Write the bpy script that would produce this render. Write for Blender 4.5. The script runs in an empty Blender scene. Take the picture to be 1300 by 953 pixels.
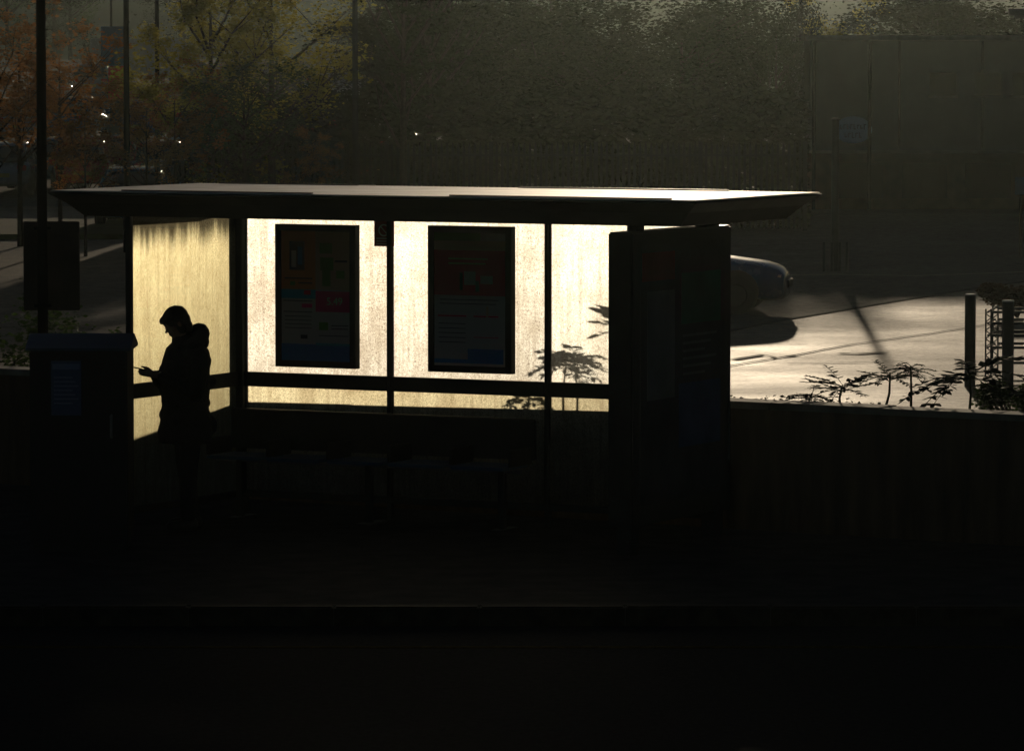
import bpy, bmesh, math, random
from mathutils import Vector, Matrix, noise
R = math.radians
random.seed(7)
sc = bpy.context.scene
COL = sc.collection

# ------------------------------------------------------------------ camera
F = 6200.0                                   # focal length in pixels of the 1300 px wide photograph
CAM = Vector((0, 0, 3.5))
PITCH = math.atan(415.5 / F)
FWD = Vector((0, math.cos(PITCH), -math.sin(PITCH)))
UPV = Vector((0, math.sin(PITCH), math.cos(PITCH)))
def ray(px, py):
    return FWD + Vector((1, 0, 0)) * ((px - 650) / F) - UPV * ((py - 476.5) / F)
def PD(px, py, d):                           # point at forward distance d
    r = ray(px, py); return CAM + r * (d / r.y)
def PZ(px, py, z):                           # point on the level z
    r = ray(px, py); return CAM + r * ((z - CAM.z) / r.z)
cam = bpy.data.cameras.new('camera'); camo = bpy.data.objects.new('camera', cam); COL.objects.link(camo)
cam.sensor_width = 36; cam.lens = 36 * F / 1300; cam.clip_start = .5; cam.clip_end = 4000
camo.location = CAM; camo.rotation_euler = (math.pi / 2 - PITCH, 0, 0)
sc.camera = camo

# ------------------------------------------------------------------ light
SUN_EL, SUN_AZ = 5.6, 2.3
w = bpy.data.worlds.new('World'); sc.world = w; w.use_nodes = True
nt = w.node_tree; nt.nodes.clear()
sky = nt.nodes.new('ShaderNodeTexSky'); sky.sky_type = 'NISHITA'; sky.sun_disc = False
sky.sun_elevation = R(SUN_EL); sky.sun_rotation = R(SUN_AZ); sky.dust_density = .6; sky.ozone_density = 3.0
bg = nt.nodes.new('ShaderNodeBackground'); bg.inputs[1].default_value = .06
ow = nt.nodes.new('ShaderNodeOutputWorld')
nt.links.new(sky.outputs[0], bg.inputs[0]); nt.links.new(bg.outputs[0], ow.inputs[0])
sl = bpy.data.lights.new('sun', 'SUN'); sl.energy = 5.0; sl.angle = R(.53); sl.color = (1, .81, .57)
so = bpy.data.objects.new('sun', sl); COL.objects.link(so); so.location = (0, 0, 60)
sd = Vector((math.sin(R(SUN_AZ)) * math.cos(R(SUN_EL)), math.cos(R(SUN_AZ)) * math.cos(R(SUN_EL)), math.sin(R(SUN_EL))))
so.rotation_euler = sd.to_track_quat('Z', 'Y').to_euler()
vs = sc.view_settings
vs.view_transform = 'Standard'; vs.look = 'None'; vs.exposure = -2.6; vs.gamma = 1
sc.cycles.use_denoising = True
sc.cycles.max_bounces = 8; sc.cycles.diffuse_bounces = 3; sc.cycles.glossy_bounces = 3
sc.cycles.transmission_bounces = 6; sc.cycles.transparent_max_bounces = 24; sc.cycles.volume_bounces = 0
sc.cycles.sample_clamp_indirect = 4

# ------------------------------------------------------------------ materials
def mat(name, col, rough=.6, metal=0, spec=.5, noise_amt=0, nscale=8, bump=0, bscale=40, coat=0, dark=None, stretch=None, trans=0):
    m = bpy.data.materials.new(name); m.use_nodes = True
    n = m.node_tree; b = n.nodes['Principled BSDF']
    b.inputs['Base Color'].default_value = (*col, 1); b.inputs['Roughness'].default_value = rough
    b.inputs['Metallic'].default_value = metal; b.inputs['Specular IOR Level'].default_value = spec
    b.inputs['Coat Weight'].default_value = coat
    tc = n.nodes.new('ShaderNodeTexCoord'); mp = n.nodes.new('ShaderNodeMapping')
    n.links.new(tc.outputs['Object'], mp.inputs[0])
    if stretch: mp.inputs['Scale'].default_value = stretch
    if noise_amt:
        t = n.nodes.new('ShaderNodeTexNoise'); t.inputs['Scale'].default_value = nscale; t.inputs['Detail'].default_value = 6
        n.links.new(mp.outputs[0], t.inputs[0])
        r = n.nodes.new('ShaderNodeValToRGB')
        r.color_ramp.elements[0].position = .3; r.color_ramp.elements[1].position = .7
        d = dark or tuple(c * (1 - noise_amt) for c in col)
        r.color_ramp.elements[0].color = (*d, 1)
        r.color_ramp.elements[1].color = (*[min(1, c * (1 + noise_amt * .5)) for c in col], 1)
        n.links.new(t.outputs[0], r.inputs[0]); n.links.new(r.outputs[0], b.inputs['Base Color'])
        mr = n.nodes.new('ShaderNodeMapRange'); mr.inputs['To Min'].default_value = max(.05, rough - .12); mr.inputs['To Max'].default_value = min(1, rough + .12)
        n.links.new(t.outputs[0], mr.inputs[0]); n.links.new(mr.outputs[0], b.inputs['Roughness'])
    if bump:
        t2 = n.nodes.new('ShaderNodeTexNoise'); t2.inputs['Scale'].default_value = bscale; t2.inputs['Detail'].default_value = 5
        n.links.new(mp.outputs[0], t2.inputs[0])
        bp = n.nodes.new('ShaderNodeBump'); bp.inputs['Strength'].default_value = bump; bp.inputs['Distance'].default_value = .01
        n.links.new(t2.outputs[0], bp.inputs['Height']); n.links.new(bp.outputs[0], b.inputs['Normal'])
    if trans:
        tl = n.nodes.new('ShaderNodeBsdfTranslucent'); tl.inputs[0].default_value = (*[min(1, c * (4 if trans > .4 else 2.5)) for c in col], 1)
        mx = n.nodes.new('ShaderNodeMixShader'); mx.inputs[0].default_value = trans
        o = n.nodes['Material Output']
        n.links.new(b.outputs[0], mx.inputs[1]); n.links.new(tl.outputs[0], mx.inputs[2]); n.links.new(mx.outputs[0], o.inputs[0])
    return m

def grimy_glass(name, tint, dirtc, strength, seed, streak=(1, 1, 1), shade_stain=False, fwd=.42, ior=.75, rg=.68):
    """outer face of a scratched, weathered pane: a film that scatters the light behind it"""
    m = bpy.data.materials.new(name); m.use_nodes = True
    n = m.node_tree; n.nodes.clear(); L = n.links.new
    o = n.nodes.new('ShaderNodeOutputMaterial')
    tc = n.nodes.new('ShaderNodeTexCoord'); mp = n.nodes.new('ShaderNodeMapping'); L(tc.outputs['Object'], mp.inputs[0])
    mp.inputs['Location'].default_value = (seed, seed * 2.3, seed * .7)
    ms = n.nodes.new('ShaderNodeMapping'); ms.inputs['Scale'].default_value = streak; L(mp.outputs[0], ms.inputs[0])
    fine = n.nodes.new('ShaderNodeTexNoise'); fine.inputs['Scale'].default_value = 85; fine.inputs['Detail'].default_value = 6; fine.inputs['Roughness'].default_value = .85; fine.inputs['Distortion'].default_value = 1.5
    L(mp.outputs[0], fine.inputs[0])
    big = n.nodes.new('ShaderNodeTexNoise'); big.inputs['Scale'].default_value = 5; big.inputs['Detail'].default_value = 5
    L(ms.outputs[0], big.inputs[0])
    r1 = n.nodes.new('ShaderNodeValToRGB'); L(fine.outputs[0], r1.inputs[0])
    r1.color_ramp.elements[0].position = .4; r1.color_ramp.elements[0].color = (*dirtc, 1)
    r1.color_ramp.elements[1].position = .55; r1.color_ramp.elements[1].color = (*tint, 1)
    r2 = n.nodes.new('ShaderNodeValToRGB'); L(big.outputs[0], r2.inputs[0])
    r2.color_ramp.elements[0].position = .3; r2.color_ramp.elements[0].color = (.64, .58, .52, 1)
    r2.color_ramp.elements[1].position = .6; r2.color_ramp.elements[1].color = (1, 1, 1, 1)
    mu = n.nodes.new('ShaderNodeMix'); mu.data_type = 'RGBA'; mu.blend_type = 'MULTIPLY'; mu.inputs[0].default_value = strength
    L(r1.outputs[0], mu.inputs[6]); L(r2.outputs[0], mu.inputs[7])
    tl = n.nodes.new('ShaderNodeBsdfTranslucent'); L(mu.outputs[2], tl.inputs[0])
    src = mu.outputs[2]
    vst = n.nodes.new('ShaderNodeTexNoise'); vst.inputs['Scale'].default_value = 26; vst.inputs['Detail'].default_value = 5; vst.inputs['Roughness'].default_value = .7
    mv = n.nodes.new('ShaderNodeMapping'); mv.inputs['Scale'].default_value = (1, 1, .045); L(mp.outputs[0], mv.inputs[0]); L(mv.outputs[0], vst.inputs[0])
    rv = n.nodes.new('ShaderNodeValToRGB'); L(vst.outputs[0], rv.inputs[0])
    rv.color_ramp.elements[0].position = .36; rv.color_ramp.elements[0].color = (.58, .52, .47, 1); rv.color_ramp.elements[1].position = .54; rv.color_ramp.elements[1].color = (1, 1, 1, 1)
    mvx = n.nodes.new('ShaderNodeMix'); mvx.data_type = 'RGBA'; mvx.blend_type = 'MULTIPLY'; L(big.outputs[0], mvx.inputs[0]); L(src, mvx.inputs[6]); L(rv.outputs[0], mvx.inputs[7]); src = mvx.outputs[2]
    L(src, tl.inputs[0])
    if shade_stain:                                # roof shadow and streaky dirt darkened into the film's top edge
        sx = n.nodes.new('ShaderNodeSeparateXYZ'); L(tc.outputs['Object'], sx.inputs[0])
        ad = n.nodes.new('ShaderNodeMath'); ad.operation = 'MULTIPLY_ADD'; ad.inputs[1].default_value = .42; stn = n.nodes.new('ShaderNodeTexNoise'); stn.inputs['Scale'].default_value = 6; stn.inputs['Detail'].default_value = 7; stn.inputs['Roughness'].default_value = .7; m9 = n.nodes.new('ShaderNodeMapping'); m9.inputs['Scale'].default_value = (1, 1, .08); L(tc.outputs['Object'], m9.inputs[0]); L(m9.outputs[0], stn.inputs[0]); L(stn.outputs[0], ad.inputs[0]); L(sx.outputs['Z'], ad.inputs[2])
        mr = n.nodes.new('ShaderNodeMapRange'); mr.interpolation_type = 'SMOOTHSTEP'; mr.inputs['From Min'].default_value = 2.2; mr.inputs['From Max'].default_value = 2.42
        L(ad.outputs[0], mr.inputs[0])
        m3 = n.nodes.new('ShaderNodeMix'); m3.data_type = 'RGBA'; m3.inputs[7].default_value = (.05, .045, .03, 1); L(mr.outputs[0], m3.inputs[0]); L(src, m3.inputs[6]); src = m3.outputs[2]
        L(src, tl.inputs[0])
    rfr = n.nodes.new('ShaderNodeBsdfRefraction'); rfr.inputs['IOR'].default_value = ior; rfr.inputs['Roughness'].default_value = rg; L(src, rfr.inputs[0])
    nz = n.nodes.new('ShaderNodeBump'); nz.inputs['Strength'].default_value = .25; nz.inputs['Distance'].default_value = .01; L(fine.outputs[0], nz.inputs['Height']); L(nz.outputs[0], rfr.inputs['Normal'])
    fs = n.nodes.new('ShaderNodeMixShader'); fs.inputs[0].default_value = fwd; L(tl.outputs[0], fs.inputs[1]); L(rfr.outputs[0], fs.inputs[2])
    tp = n.nodes.new('ShaderNodeBsdfTransparent'); tp.inputs[0].default_value = (.8, .8, .78, 1)
    gl = n.nodes.new('ShaderNodeBsdfGlossy'); gl.inputs['Roughness'].default_value = .15
    m1 = n.nodes.new('ShaderNodeMixShader'); m1.inputs[0].default_value = .03
    L(fs.outputs[0], m1.inputs[1]); L(tp.outputs[0], m1.inputs[2])
    m2 = n.nodes.new('ShaderNodeMixShader'); m2.inputs[0].default_value = .03
    L(m1.outputs[0], m2.inputs[1]); L(gl.outputs[0], m2.inputs[2]); L(m2.outputs[0], o.inputs[0])
    m['film'] = 1
    return m
def clear_glass(name='clear_glass', tint=(.93, .96, .94)):
    m = bpy.data.materials.new(name); m.use_nodes = True
    n = m.node_tree; n.nodes.clear()
    o = n.nodes.new('ShaderNodeOutputMaterial'); tp = n.nodes.new('ShaderNodeBsdfTransparent'); tp.inputs[0].default_value = (*tint, 1)
    gl = n.nodes.new('ShaderNodeBsdfGlossy'); gl.inputs['Roughness'].default_value = .05
    mx = n.nodes.new('ShaderNodeMixShader'); mx.inputs[0].default_value = .04
    n.links.new(tp.outputs[0], mx.inputs[1]); n.links.new(gl.outputs[0], mx.inputs[2]); n.links.new(mx.outputs[0], o.inputs[0])
    return m

M = {}
M['frame'] = mat('dark_powder_coat', (.035, .036, .034), .45, .0, .4, .3, 6, .1, 60)
M['roof'] = mat('weathered_roof_sheet', (.75, .76, .78), .55, .8, 1, .35, 3, .25, 35)
M['pale'] = mat('pale_concrete', (.32, .29, .24), .75, 0, .3, .4, 5, .5, 50)
M['wall'] = mat('brown_ribbed_concrete', (.16, .095, .055), .75, 0, .3, .55, 3, .6, 9, stretch=(3, 3, .35))
M['soil'] = mat('soil', (.05, .035, .022), .95, 0, .1, .5, 12, 1, 30)
M['pave'] = mat('pavement_slabs', (.07, .065, .058), .9, 0, .06, .4, 4, .5, 60)
M['road'] = mat('near_asphalt', (.03, .03, .03), .93, 0, .05, .4, 30, .9, 160)
M['tree_bark'] = mat('bark', (.05, .038, .028), .9, 0, .2, .5, 12, .8, 25)
M['leaf_orange'] = mat('autumn_leaf', (.15, .07, .022), .6, 0, .3, .6, 3, trans=.45)
M['leaf_yellow'] = mat('yellow_leaf', (.18, .16, .03), .6, 0, .3, .6, 3, trans=.45)
M['leaf_green'] = mat('green_leaf', (.035, .06, .015), .6, 0, .3, .6, 3, trans=.35)
M['leaf_dark'] = mat('evergreen_leaf', (.03, .038, .018), .9, 0, .03, .5, 3, trans=.1)
M['leaf_mahonia'] = mat('spiky_leaf', (.02, .032, .014), .75, 0, .08, .4, 10)
M['stem'] = mat('woody_stem', (.05, .04, .03), .8)
M['steel'] = mat('galvanised_steel', (.3, .31, .32), .4, .8, .5, .3, 10, .1, 50)
M['post'] = mat('bollard_paint', (.05, .055, .055), .5, .2, .5, .3, 8)
M['fence'] = mat('fence_paint', (.014, .016, .016), .9, 0, .03, .2, 8)
M['blue_edge'] = mat('blue_seat', (.05, .14, .28), .35, 0, .5, .2, 8)
M['rubber'] = mat('rubber', (.015, .015, .015), .8)
M['chrome'] = mat('chrome', (.6, .6, .6), .15, 1)
M['carglass'] = mat('car_glass', (.02, .025, .03), .08, 0, .8)
M['red_lens'] = mat('red_lens', (.5, .02, .02), .2, 0, .6)
M['lens'] = mat('headlight_lens', (.5, .5, .5), .1, .3, .8)
M['black'] = mat('black_plastic', (.02, .02, .02), .5)
M['clear'] = clear_glass()
M['coat'] = mat('dark_coat', (.022, .022, .026), .85, 0, .2, .4, 25, .5, 90)
M['skin'] = mat('skin', (.3, .17, .12), .55, 0, .4, .1, 20)
M['trouser'] = mat('trouser_cloth', (.02, .022, .03), .9, 0, .2, .3, 40, .4, 150)
M['hair'] = mat('knit_hat', (.02, .018, .016), .95, 0, .1, .4, 60, .8, 120)
M['phone'] = mat('phone_body', (.02, .02, .022), .2, .3)
M['white'] = mat('white_print', (.75, .75, .72), .6)
M['grass'] = mat('verge_grass', (.05, .07, .02), .9, 0, .1, .5, 2, 1, 20)
M['hill'] = mat('hillside', (.10, .13, .08), .95, 0, .05, .5, .03)
def paint(name, c): return mat(name, c, .25, .15, .5, .05, 5, coat=.8)

def asphalt(name, col, rough, spec, patch=True):
    m = bpy.data.materials.new(name); m.use_nodes = True
    n = m.node_tree; b = n.nodes['Principled BSDF']; L = n.links.new
    g = n.nodes.new('ShaderNodeNewGeometry')
    a = n.nodes.new('ShaderNodeTexNoise'); a.inputs['Scale'].default_value = .35; a.inputs['Detail'].default_value = 7
    c = n.nodes.new('ShaderNodeTexNoise'); c.inputs['Scale'].default_value = 4; c.inputs['Detail'].default_value = 6; c.inputs['Roughness'].default_value = .75
    L(g.outputs['Position'], a.inputs[0]); L(g.outputs['Position'], c.inputs[0])
    r = n.nodes.new('ShaderNodeValToRGB'); L(c.outputs[0], r.inputs[0])
    r.color_ramp.elements[0].position = .35; r.color_ramp.elements[0].color = (*[x * .6 for x in col], 1)
    r.color_ramp.elements[1].position = .65; r.color_ramp.elements[1].color = (*[x * 1.5 for x in col], 1)
    L(r.outputs[0], b.inputs['Base Color'])
    mr = n.nodes.new('ShaderNodeMapRange'); mr.inputs['From Min'].default_value = .35; mr.inputs['From Max'].default_value = .65
    mr.inputs['To Min'].default_value = rough - .06; mr.inputs['To Max'].default_value = rough + .06
    L(a.outputs[0], mr.inputs[0]); L(mr.outputs[0], b.inputs['Roughness'])
    gr = n.nodes.new('ShaderNodeTexNoise'); gr.inputs['Scale'].default_value = 16; gr.inputs['Detail'].default_value = 8; gr.inputs['Roughness'].default_value = .9; L(g.outputs['Position'], gr.inputs[0])
    ms = n.nodes.new('ShaderNodeMapRange'); ms.inputs['From Min'].default_value = .3; ms.inputs['From Max'].default_value = .7
    ms.inputs['To Min'].default_value = spec * .4; ms.inputs['To Max'].default_value = spec * 1.7
    L(c.outputs[0], ms.inputs[0])
    mg = n.nodes.new('ShaderNodeMapRange'); mg.inputs['From Min'].default_value = .38; mg.inputs['From Max'].default_value = .62; mg.inputs['To Min'].default_value = .25; mg.inputs['To Max'].default_value = 2.1; L(gr.outputs[0], mg.inputs[0])
    mm = n.nodes.new('ShaderNodeMath'); mm.operation = 'MULTIPLY'; L(ms.outputs[0], mm.inputs[0]); L(mg.outputs[0], mm.inputs[1]); L(mm.outputs[0], b.inputs['Specular IOR Level'])
    b.inputs['Specular Tint'].default_value = (1, .9, .72, 1)
    ad = n.nodes.new('ShaderNodeTexNoise'); ad.inputs['Scale'].default_value = 7; ad.inputs['Detail'].default_value = 9; ad.inputs['Roughness'].default_value = .75
    L(g.outputs['Position'], ad.inputs[0])
    bp = n.nodes.new('ShaderNodeBump'); bp.inputs['Strength'].default_value = .6; bp.inputs['Distance'].default_value = .03
    L(ad.outputs[0], bp.inputs['Height']); L(bp.outputs[0], b.inputs['Normal'])
    return m
M['forecourt'] = asphalt('worn_forecourt_asphalt', (.10, .07, .04), .55, .2)
M['farroad'] = asphalt('far_asphalt', (.06, .058, .055), .7, .2)
M['seam'] = mat('tar_seam', (.03, .026, .02), .8, 0, .1)
M['brick'] = mat('brown_brick', (.12, .07, .05), .85, 0, .2, .4, 3)
M['cladding'] = mat('grey_cladding', (.14, .14, .13), .6, 0, .3, .2, 1)

# ------------------------------------------------------------------ mesh helpers
def tag(o, label=None, cat=None, group=None, kind=None):
    if label: o['label'] = label
    if cat: o['category'] = cat
    if group: o['group'] = group
    if kind: o['kind'] = kind
    return o
def empty(name, loc=(0, 0, 0), rz=0):
    o = bpy.data.objects.new(name, None); COL.objects.link(o); o.location = loc; o.rotation_euler = (0, 0, rz); o.empty_display_size = .2
    return o
def obj(name, bm, m, parent=None, smooth=False):
    me = bpy.data.meshes.new(name)
    if isinstance(bm, bmesh.types.BMesh): bm.to_mesh(me); bm.free()
    else: me = bm
    for x in (m if isinstance(m, (list, tuple)) else [m]): me.materials.append(x)
    if smooth: me.polygons.foreach_set('use_smooth', [True] * len(me.polygons))
    o = bpy.data.objects.new(name, me); COL.objects.link(o)
    if parent: o.parent = parent
    return o
def nb(): return bmesh.new()
def box(bm, x0, x1, y0, y1, z0, z1, bev=0, mi=0, rot=None, org=None):
    mt = Matrix.Translation(((x0 + x1) / 2, (y0 + y1) / 2, (z0 + z1) / 2)) @ Matrix.Diagonal((x1 - x0, y1 - y0, z1 - z0, 1))
    r = bmesh.ops.create_cube(bm, size=1, matrix=mt)
    vs_ = r['verts']; fs = {f for v in vs_ for f in v.link_faces}
    for f in fs: f.material_index = mi
    if bev:
        es = {e for v in vs_ for e in v.link_edges}
        rr = bmesh.ops.bevel(bm, geom=list(es), offset=bev, segments=2, affect='EDGES')
        vs_ = list({v for f in rr['faces'] for v in f.verts} | {v for v in vs_ if v.is_valid})
        for f in rr['faces']: f.material_index = mi
    return vs_
def bar(bm, p0, p1, r, seg=8, r2=None):
    p0 = Vector(p0); p1 = Vector(p1); d = p1 - p0
    if d.length < 1e-6: return
    q = d.to_track_quat('Z', 'Y').to_matrix().to_4x4()
    return bmesh.ops.create_cone(bm, cap_ends=True, segments=seg, radius1=r, radius2=r if r2 is None else r2, depth=d.length,
                                 matrix=Matrix.Translation((p0 + p1) / 2) @ q)['verts']
def ball(bm, c, r, sx=1, sy=1, sz=1, sub=2, rot=None):
    mt = Matrix.Translation(c)
    if rot: mt = mt @ rot
    return bmesh.ops.create_icosphere(bm, subdivisions=sub, radius=r, matrix=mt @ Matrix.Diagonal((sx, sy, sz, 1)))['verts']
def poly(bm, pts, mi=0):
    f = bm.faces.new([bm.verts.new(p) for p in pts]); f.material_index = mi; return f
def prism(bm, pts, v, mi=0):
    """closed polygon (3-D points) swept by vector v"""
    v = Vector(v); a = [bm.verts.new(p) for p in pts]; b = [bm.verts.new(Vector(p) + v) for p in pts]
    n = len(a)
    fs = [bm.faces.new(a[::-1]), bm.faces.new(b)] + [bm.faces.new((a[i], a[(i + 1) % n], b[(i + 1) % n], b[i])) for i in range(n)]
    for f in fs: f.material_index = mi
    return fs
def copy_tree(o, parent=None):
    c = o.copy(); COL.objects.link(c); c.parent = parent
    for k in [x for x in bpy.data.objects if x.parent == o and x != c]:
        copy_tree(k, c)
    return c
def children(o): return [x for x in bpy.data.objects if x.parent == o]
def text_mesh(s, size, ext=.0008):
    cu = bpy.data.curves.new('lettering', 'FONT'); cu.body = s; cu.size = size; cu.extrude = ext; cu.align_x = 'CENTER'; cu.align_y = 'CENTER'
    o = bpy.data.objects.new('lettering', cu); COL.objects.link(o)
    bpy.context.view_layer.update()
    me = bpy.data.meshes.new_from_object(o.evaluated_get(bpy.context.evaluated_depsgraph_get()))
    bpy.data.objects.remove(o); bpy.data.curves.remove(cu); me.name = 'lettering'
    return me
def evald(o):
    bpy.context.view_layer.update()
    me = bpy.data.meshes.new_from_object(o.evaluated_get(bpy.context.evaluated_depsgraph_get()))
    o.modifiers.clear(); old = o.data; o.data = me; bpy.data.meshes.remove(old)
    return o

GZ = -0.8                                   # level of the forecourt behind the retaining wall
# ------------------------------------------------------------------ setting: ground
bm = nb(); poly(bm, [(-500, -80, GZ), (500, -80, GZ), (500, 700, GZ), (-500, 700, GZ)])
bmesh.ops.subdivide_edges(bm, edges=bm.edges[:], cuts=6, use_grid_fill=True)
tag(obj('ground', bm, M['forecourt']), kind='structure')
# distant hillside closing the view
bm = nb()
NX, NY = 40, 12
gv = [[bm.verts.new((-420 + i * 840 / NX, 326 + j * 300 / NY,
       GZ + .03 + 19 * (1 - math.cos(math.pi * min(1, j / NY * 1.3))) / 2 * (.8 + .35 * noise.noise((i * .23, 1.7, 0))))) for j in range(NY + 1)] for i in range(NX + 1)]
for i in range(NX):
    for j in range(NY): bm.faces.new((gv[i][j], gv[i + 1][j], gv[i + 1][j + 1], gv[i][j + 1]))
tag(obj('hill', bm, M['hill'], smooth=True), kind='structure')
def CZ(d): return GZ + .03 + max(0, min(d, 250) - 132) * .0295     # surface of the rising car park
bm = nb(); ds_ = [132, 150, 175, 200, 225, 250, 330]
lf_ = [bm.verts.new((-75, d, CZ(d))) for d in ds_]; rt_ = [bm.verts.new((5, d, CZ(d))) for d in ds_]; sk_ = [bm.verts.new((5.6, d, GZ)) for d in ds_]
for k in range(len(ds_) - 1):
    bm.faces.new((lf_[k], rt_[k], rt_[k + 1], lf_[k + 1])); bm.faces.new((rt_[k], sk_[k], sk_[k + 1], rt_[k + 1]))
tag(obj('car_park', bm, M['farroad']), kind='structure')
# shelter frame of reference
P0 = PD(165, 600, 35.4); P0.z = 0
SA = R(-27)
def SW(x, y, z=0):                          # shelter-local to world
    return Vector((P0.x + x * math.cos(SA) - y * math.sin(SA), P0.y + x * math.sin(SA) + y * math.cos(SA), z))
# retaining wall line (top z=.93) found from the photograph, front face
WZ = .93
WA = PZ(-400, 449.5, WZ); WB = PZ(1750, 546, WZ)
WA.z = WB.z = 0
wd = (WB - WA).normalized(); wn = Vector((-wd.y, wd.x, 0))      # wn points away from the camera
if wn.y < 0: wn = -wn
KY = PZ(450, 767, 0).y
# pavement slab between kerb and wall
bm = nb()
a0, a1 = WA - wd * 30, WB + wd * 12
pts = [(a0.x, KY, GZ), (a1.x, KY, GZ), (a1.x, a1.y, GZ), (a0.x, a0.y, GZ)]
prism(bm, pts, (0, 0, -GZ))
tag(obj('pavement', bm, M['pave']), kind='structure')
bm = nb(); box(bm, a0.x - 10, a1.x + 10, -70, KY - .13, GZ - .3, -.12)
tag(obj('road', bm, M['road']), kind='structure')
bm = nb()
x = a0.x
while x < a1.x:
    box(bm, x, x + .91, KY - .135, KY - .002, GZ, .004 + random.uniform(-.002, .003), .012); x += .915
tag(obj('kerb', bm, mat('grimy_kerb_stone', (.06, .05, .035), .7, 0, .12, .4, 9, .4, 40)), kind='structure')
ly = PZ(450, 821, -.12).y
bm = nb(); box(bm, -14, 14, ly - .05, ly + .05, -.12, -.116)
tag(obj('road_marking', bm, mat('worn_yellow_paint', (.06, .045, .015), .9, 0, .02, .6, 20)), kind='structure')

# ------------------------------------------------------------------ retaining wall with planting bed
wt = empty('retaining_wall', WA)
tag(wt, 'long low brown wall running behind the shelter, pale coping on top', 'wall')
wl = (WB - WA).length
wt.rotation_euler = (0, 0, math.atan2(wd.y, wd.x))
bm = nb(); box(bm, -30, wl + 12, .0, .24, 0, WZ - .05)
obj('wall_face', bm, M['wall'], wt)
bm = nb(); x = -30
while x < wl + 12:
    box(bm, x, x + .895, -.025, .265, WZ - .05, WZ + random.uniform(-.003, .004), .006); x += .9
obj('coping', bm, M['pale'], wt)
bm = nb()
prism(bm, [(-30, .265, GZ), (-30, 1.1, GZ - .02), (-30, .62, WZ - .09), (-30, .265, WZ - .06)], (wl + 42, 0, 0))
bed = obj('planting_bed', bm, M['soil']); bed.matrix_world = Matrix.Translation(WA) @ Matrix.Rotation(math.atan2(wd.y, wd.x), 4, 'Z')
tag(bed, kind='structure')
def WP(s, off, z=0):                        # wall coordinates to world
    p = WA + wd * s + wn * off; p.z = z; return p
def wall_s(px):                             # distance along the wall where the photo column px meets it
    r = ray(px, 500); r = Vector((r.x, r.y)); lo, hi = -30, wl + 12
    for _ in range(50):
        m_ = (lo + hi) / 2; p = WP(m_, .4)
        if p.x / p.y < r.x / r.y: lo = m_
        else: hi = m_
    return lo

# ------------------------------------------------------------------ bus shelter
sh = empty('bus_shelter', P0, SA)
tag(sh, 'open-fronted bus shelter with flat roof and glowing dirty glass panels, bench inside', 'bus shelter')
LX, LY = 3.9, 1.6
# roof: thin-edged plate tapering in to a fascia
bm = nb()
x0, x1, y0, y1 = -.51, 4.66, -.28, 1.86
def ring(ix, z): return [(x0 + ix, y0 + ix * .9, z), (x1 - ix, y0 + ix * .9, z), (x1 - ix, y1 - ix * .9, z), (x0 + ix, y1 - ix * .9, z)]
rings = [ring(.0, 2.462), ring(.0, 2.448), ring(.10, 2.38), ring(.2, 2.285)]
vv = [[bm.verts.new(p) for p in r_] for r_ in rings]
bm.faces.new(vv[-1][::-1])
for a, b in zip(vv, vv[1:]):
    for i in range(4): bm.faces.new((a[i], b[i], b[(i + 1) % 4], a[(i + 1) % 4]))
bm.faces.new(vv[0])
bmesh.ops.recalc_face_normals(bm, faces=bm.faces)
rf = obj('roof', bm, M['frame'], sh)
bm = nb(); box(bm, x0 + .012, x1 - .012, y0 + .012, y1 - .012, 2.4635, 2.472, .002)
top = obj('roof_sheet', bm, M['roof'], rf)
for xa, xb, ya, yb in ((.05, 1.62, y0 + .1, y0 + .125), (2.72, 4.42, y0 + .1, y0 + .125), (-.3, .9, y1 - .06, y1 - .035), (2.25, 3.95, y1 - .06, y1 - .035)):
    bm = nb(); box(bm, xa, xb, ya, yb, 2.472, 2.481); obj('roof_trim', bm, M['frame'], rf)
def post(xa, xb, ya, yb, z0=0, z1=2.285, name='post'):
    bm = nb(); box(bm, xa, xb, ya, yb, z0, z1, .004); return obj(name, bm, M['frame'], sh)
post(-.02, .02, -.02, .03)                              # front left
post(-.05, .05, LY - .06, LY + .04)                     # rear left corner
MX = (1.29, 2.60)
for mx in MX: post(mx - .018, mx + .018, LY - .03, LY + .03)
post(LX - .05, LX + .03, LY - .03, LY + .04)
RZ0, RZ1 = .955, 1.065
def brail(xa, xb, z0, z1, name='rail'):
    bm = nb(); box(bm, xa, xb, LY - .032, LY + .028, z0, z1, .004); return obj(name, bm, M['frame'], sh)
seg = [(.05, MX[0] - .018), (MX[0] + .018, MX[1] - .018), (MX[1] + .018, LX - .05)]
for k, (xa, xb) in enumerate(seg):
    brail(xa, xb, RZ0, RZ1); brail(xa, xb, .12, .17, 'base_rail')
bm = nb(); box(bm, -.018, .018, .03, LY - .06, RZ0, RZ1, .004); obj('rail', bm, M['frame'], sh)
bm = nb(); box(bm, -.018, .018, .03, LY - .06, .12, .17, .004); obj('base_rail', bm, M['frame'], sh)
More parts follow.
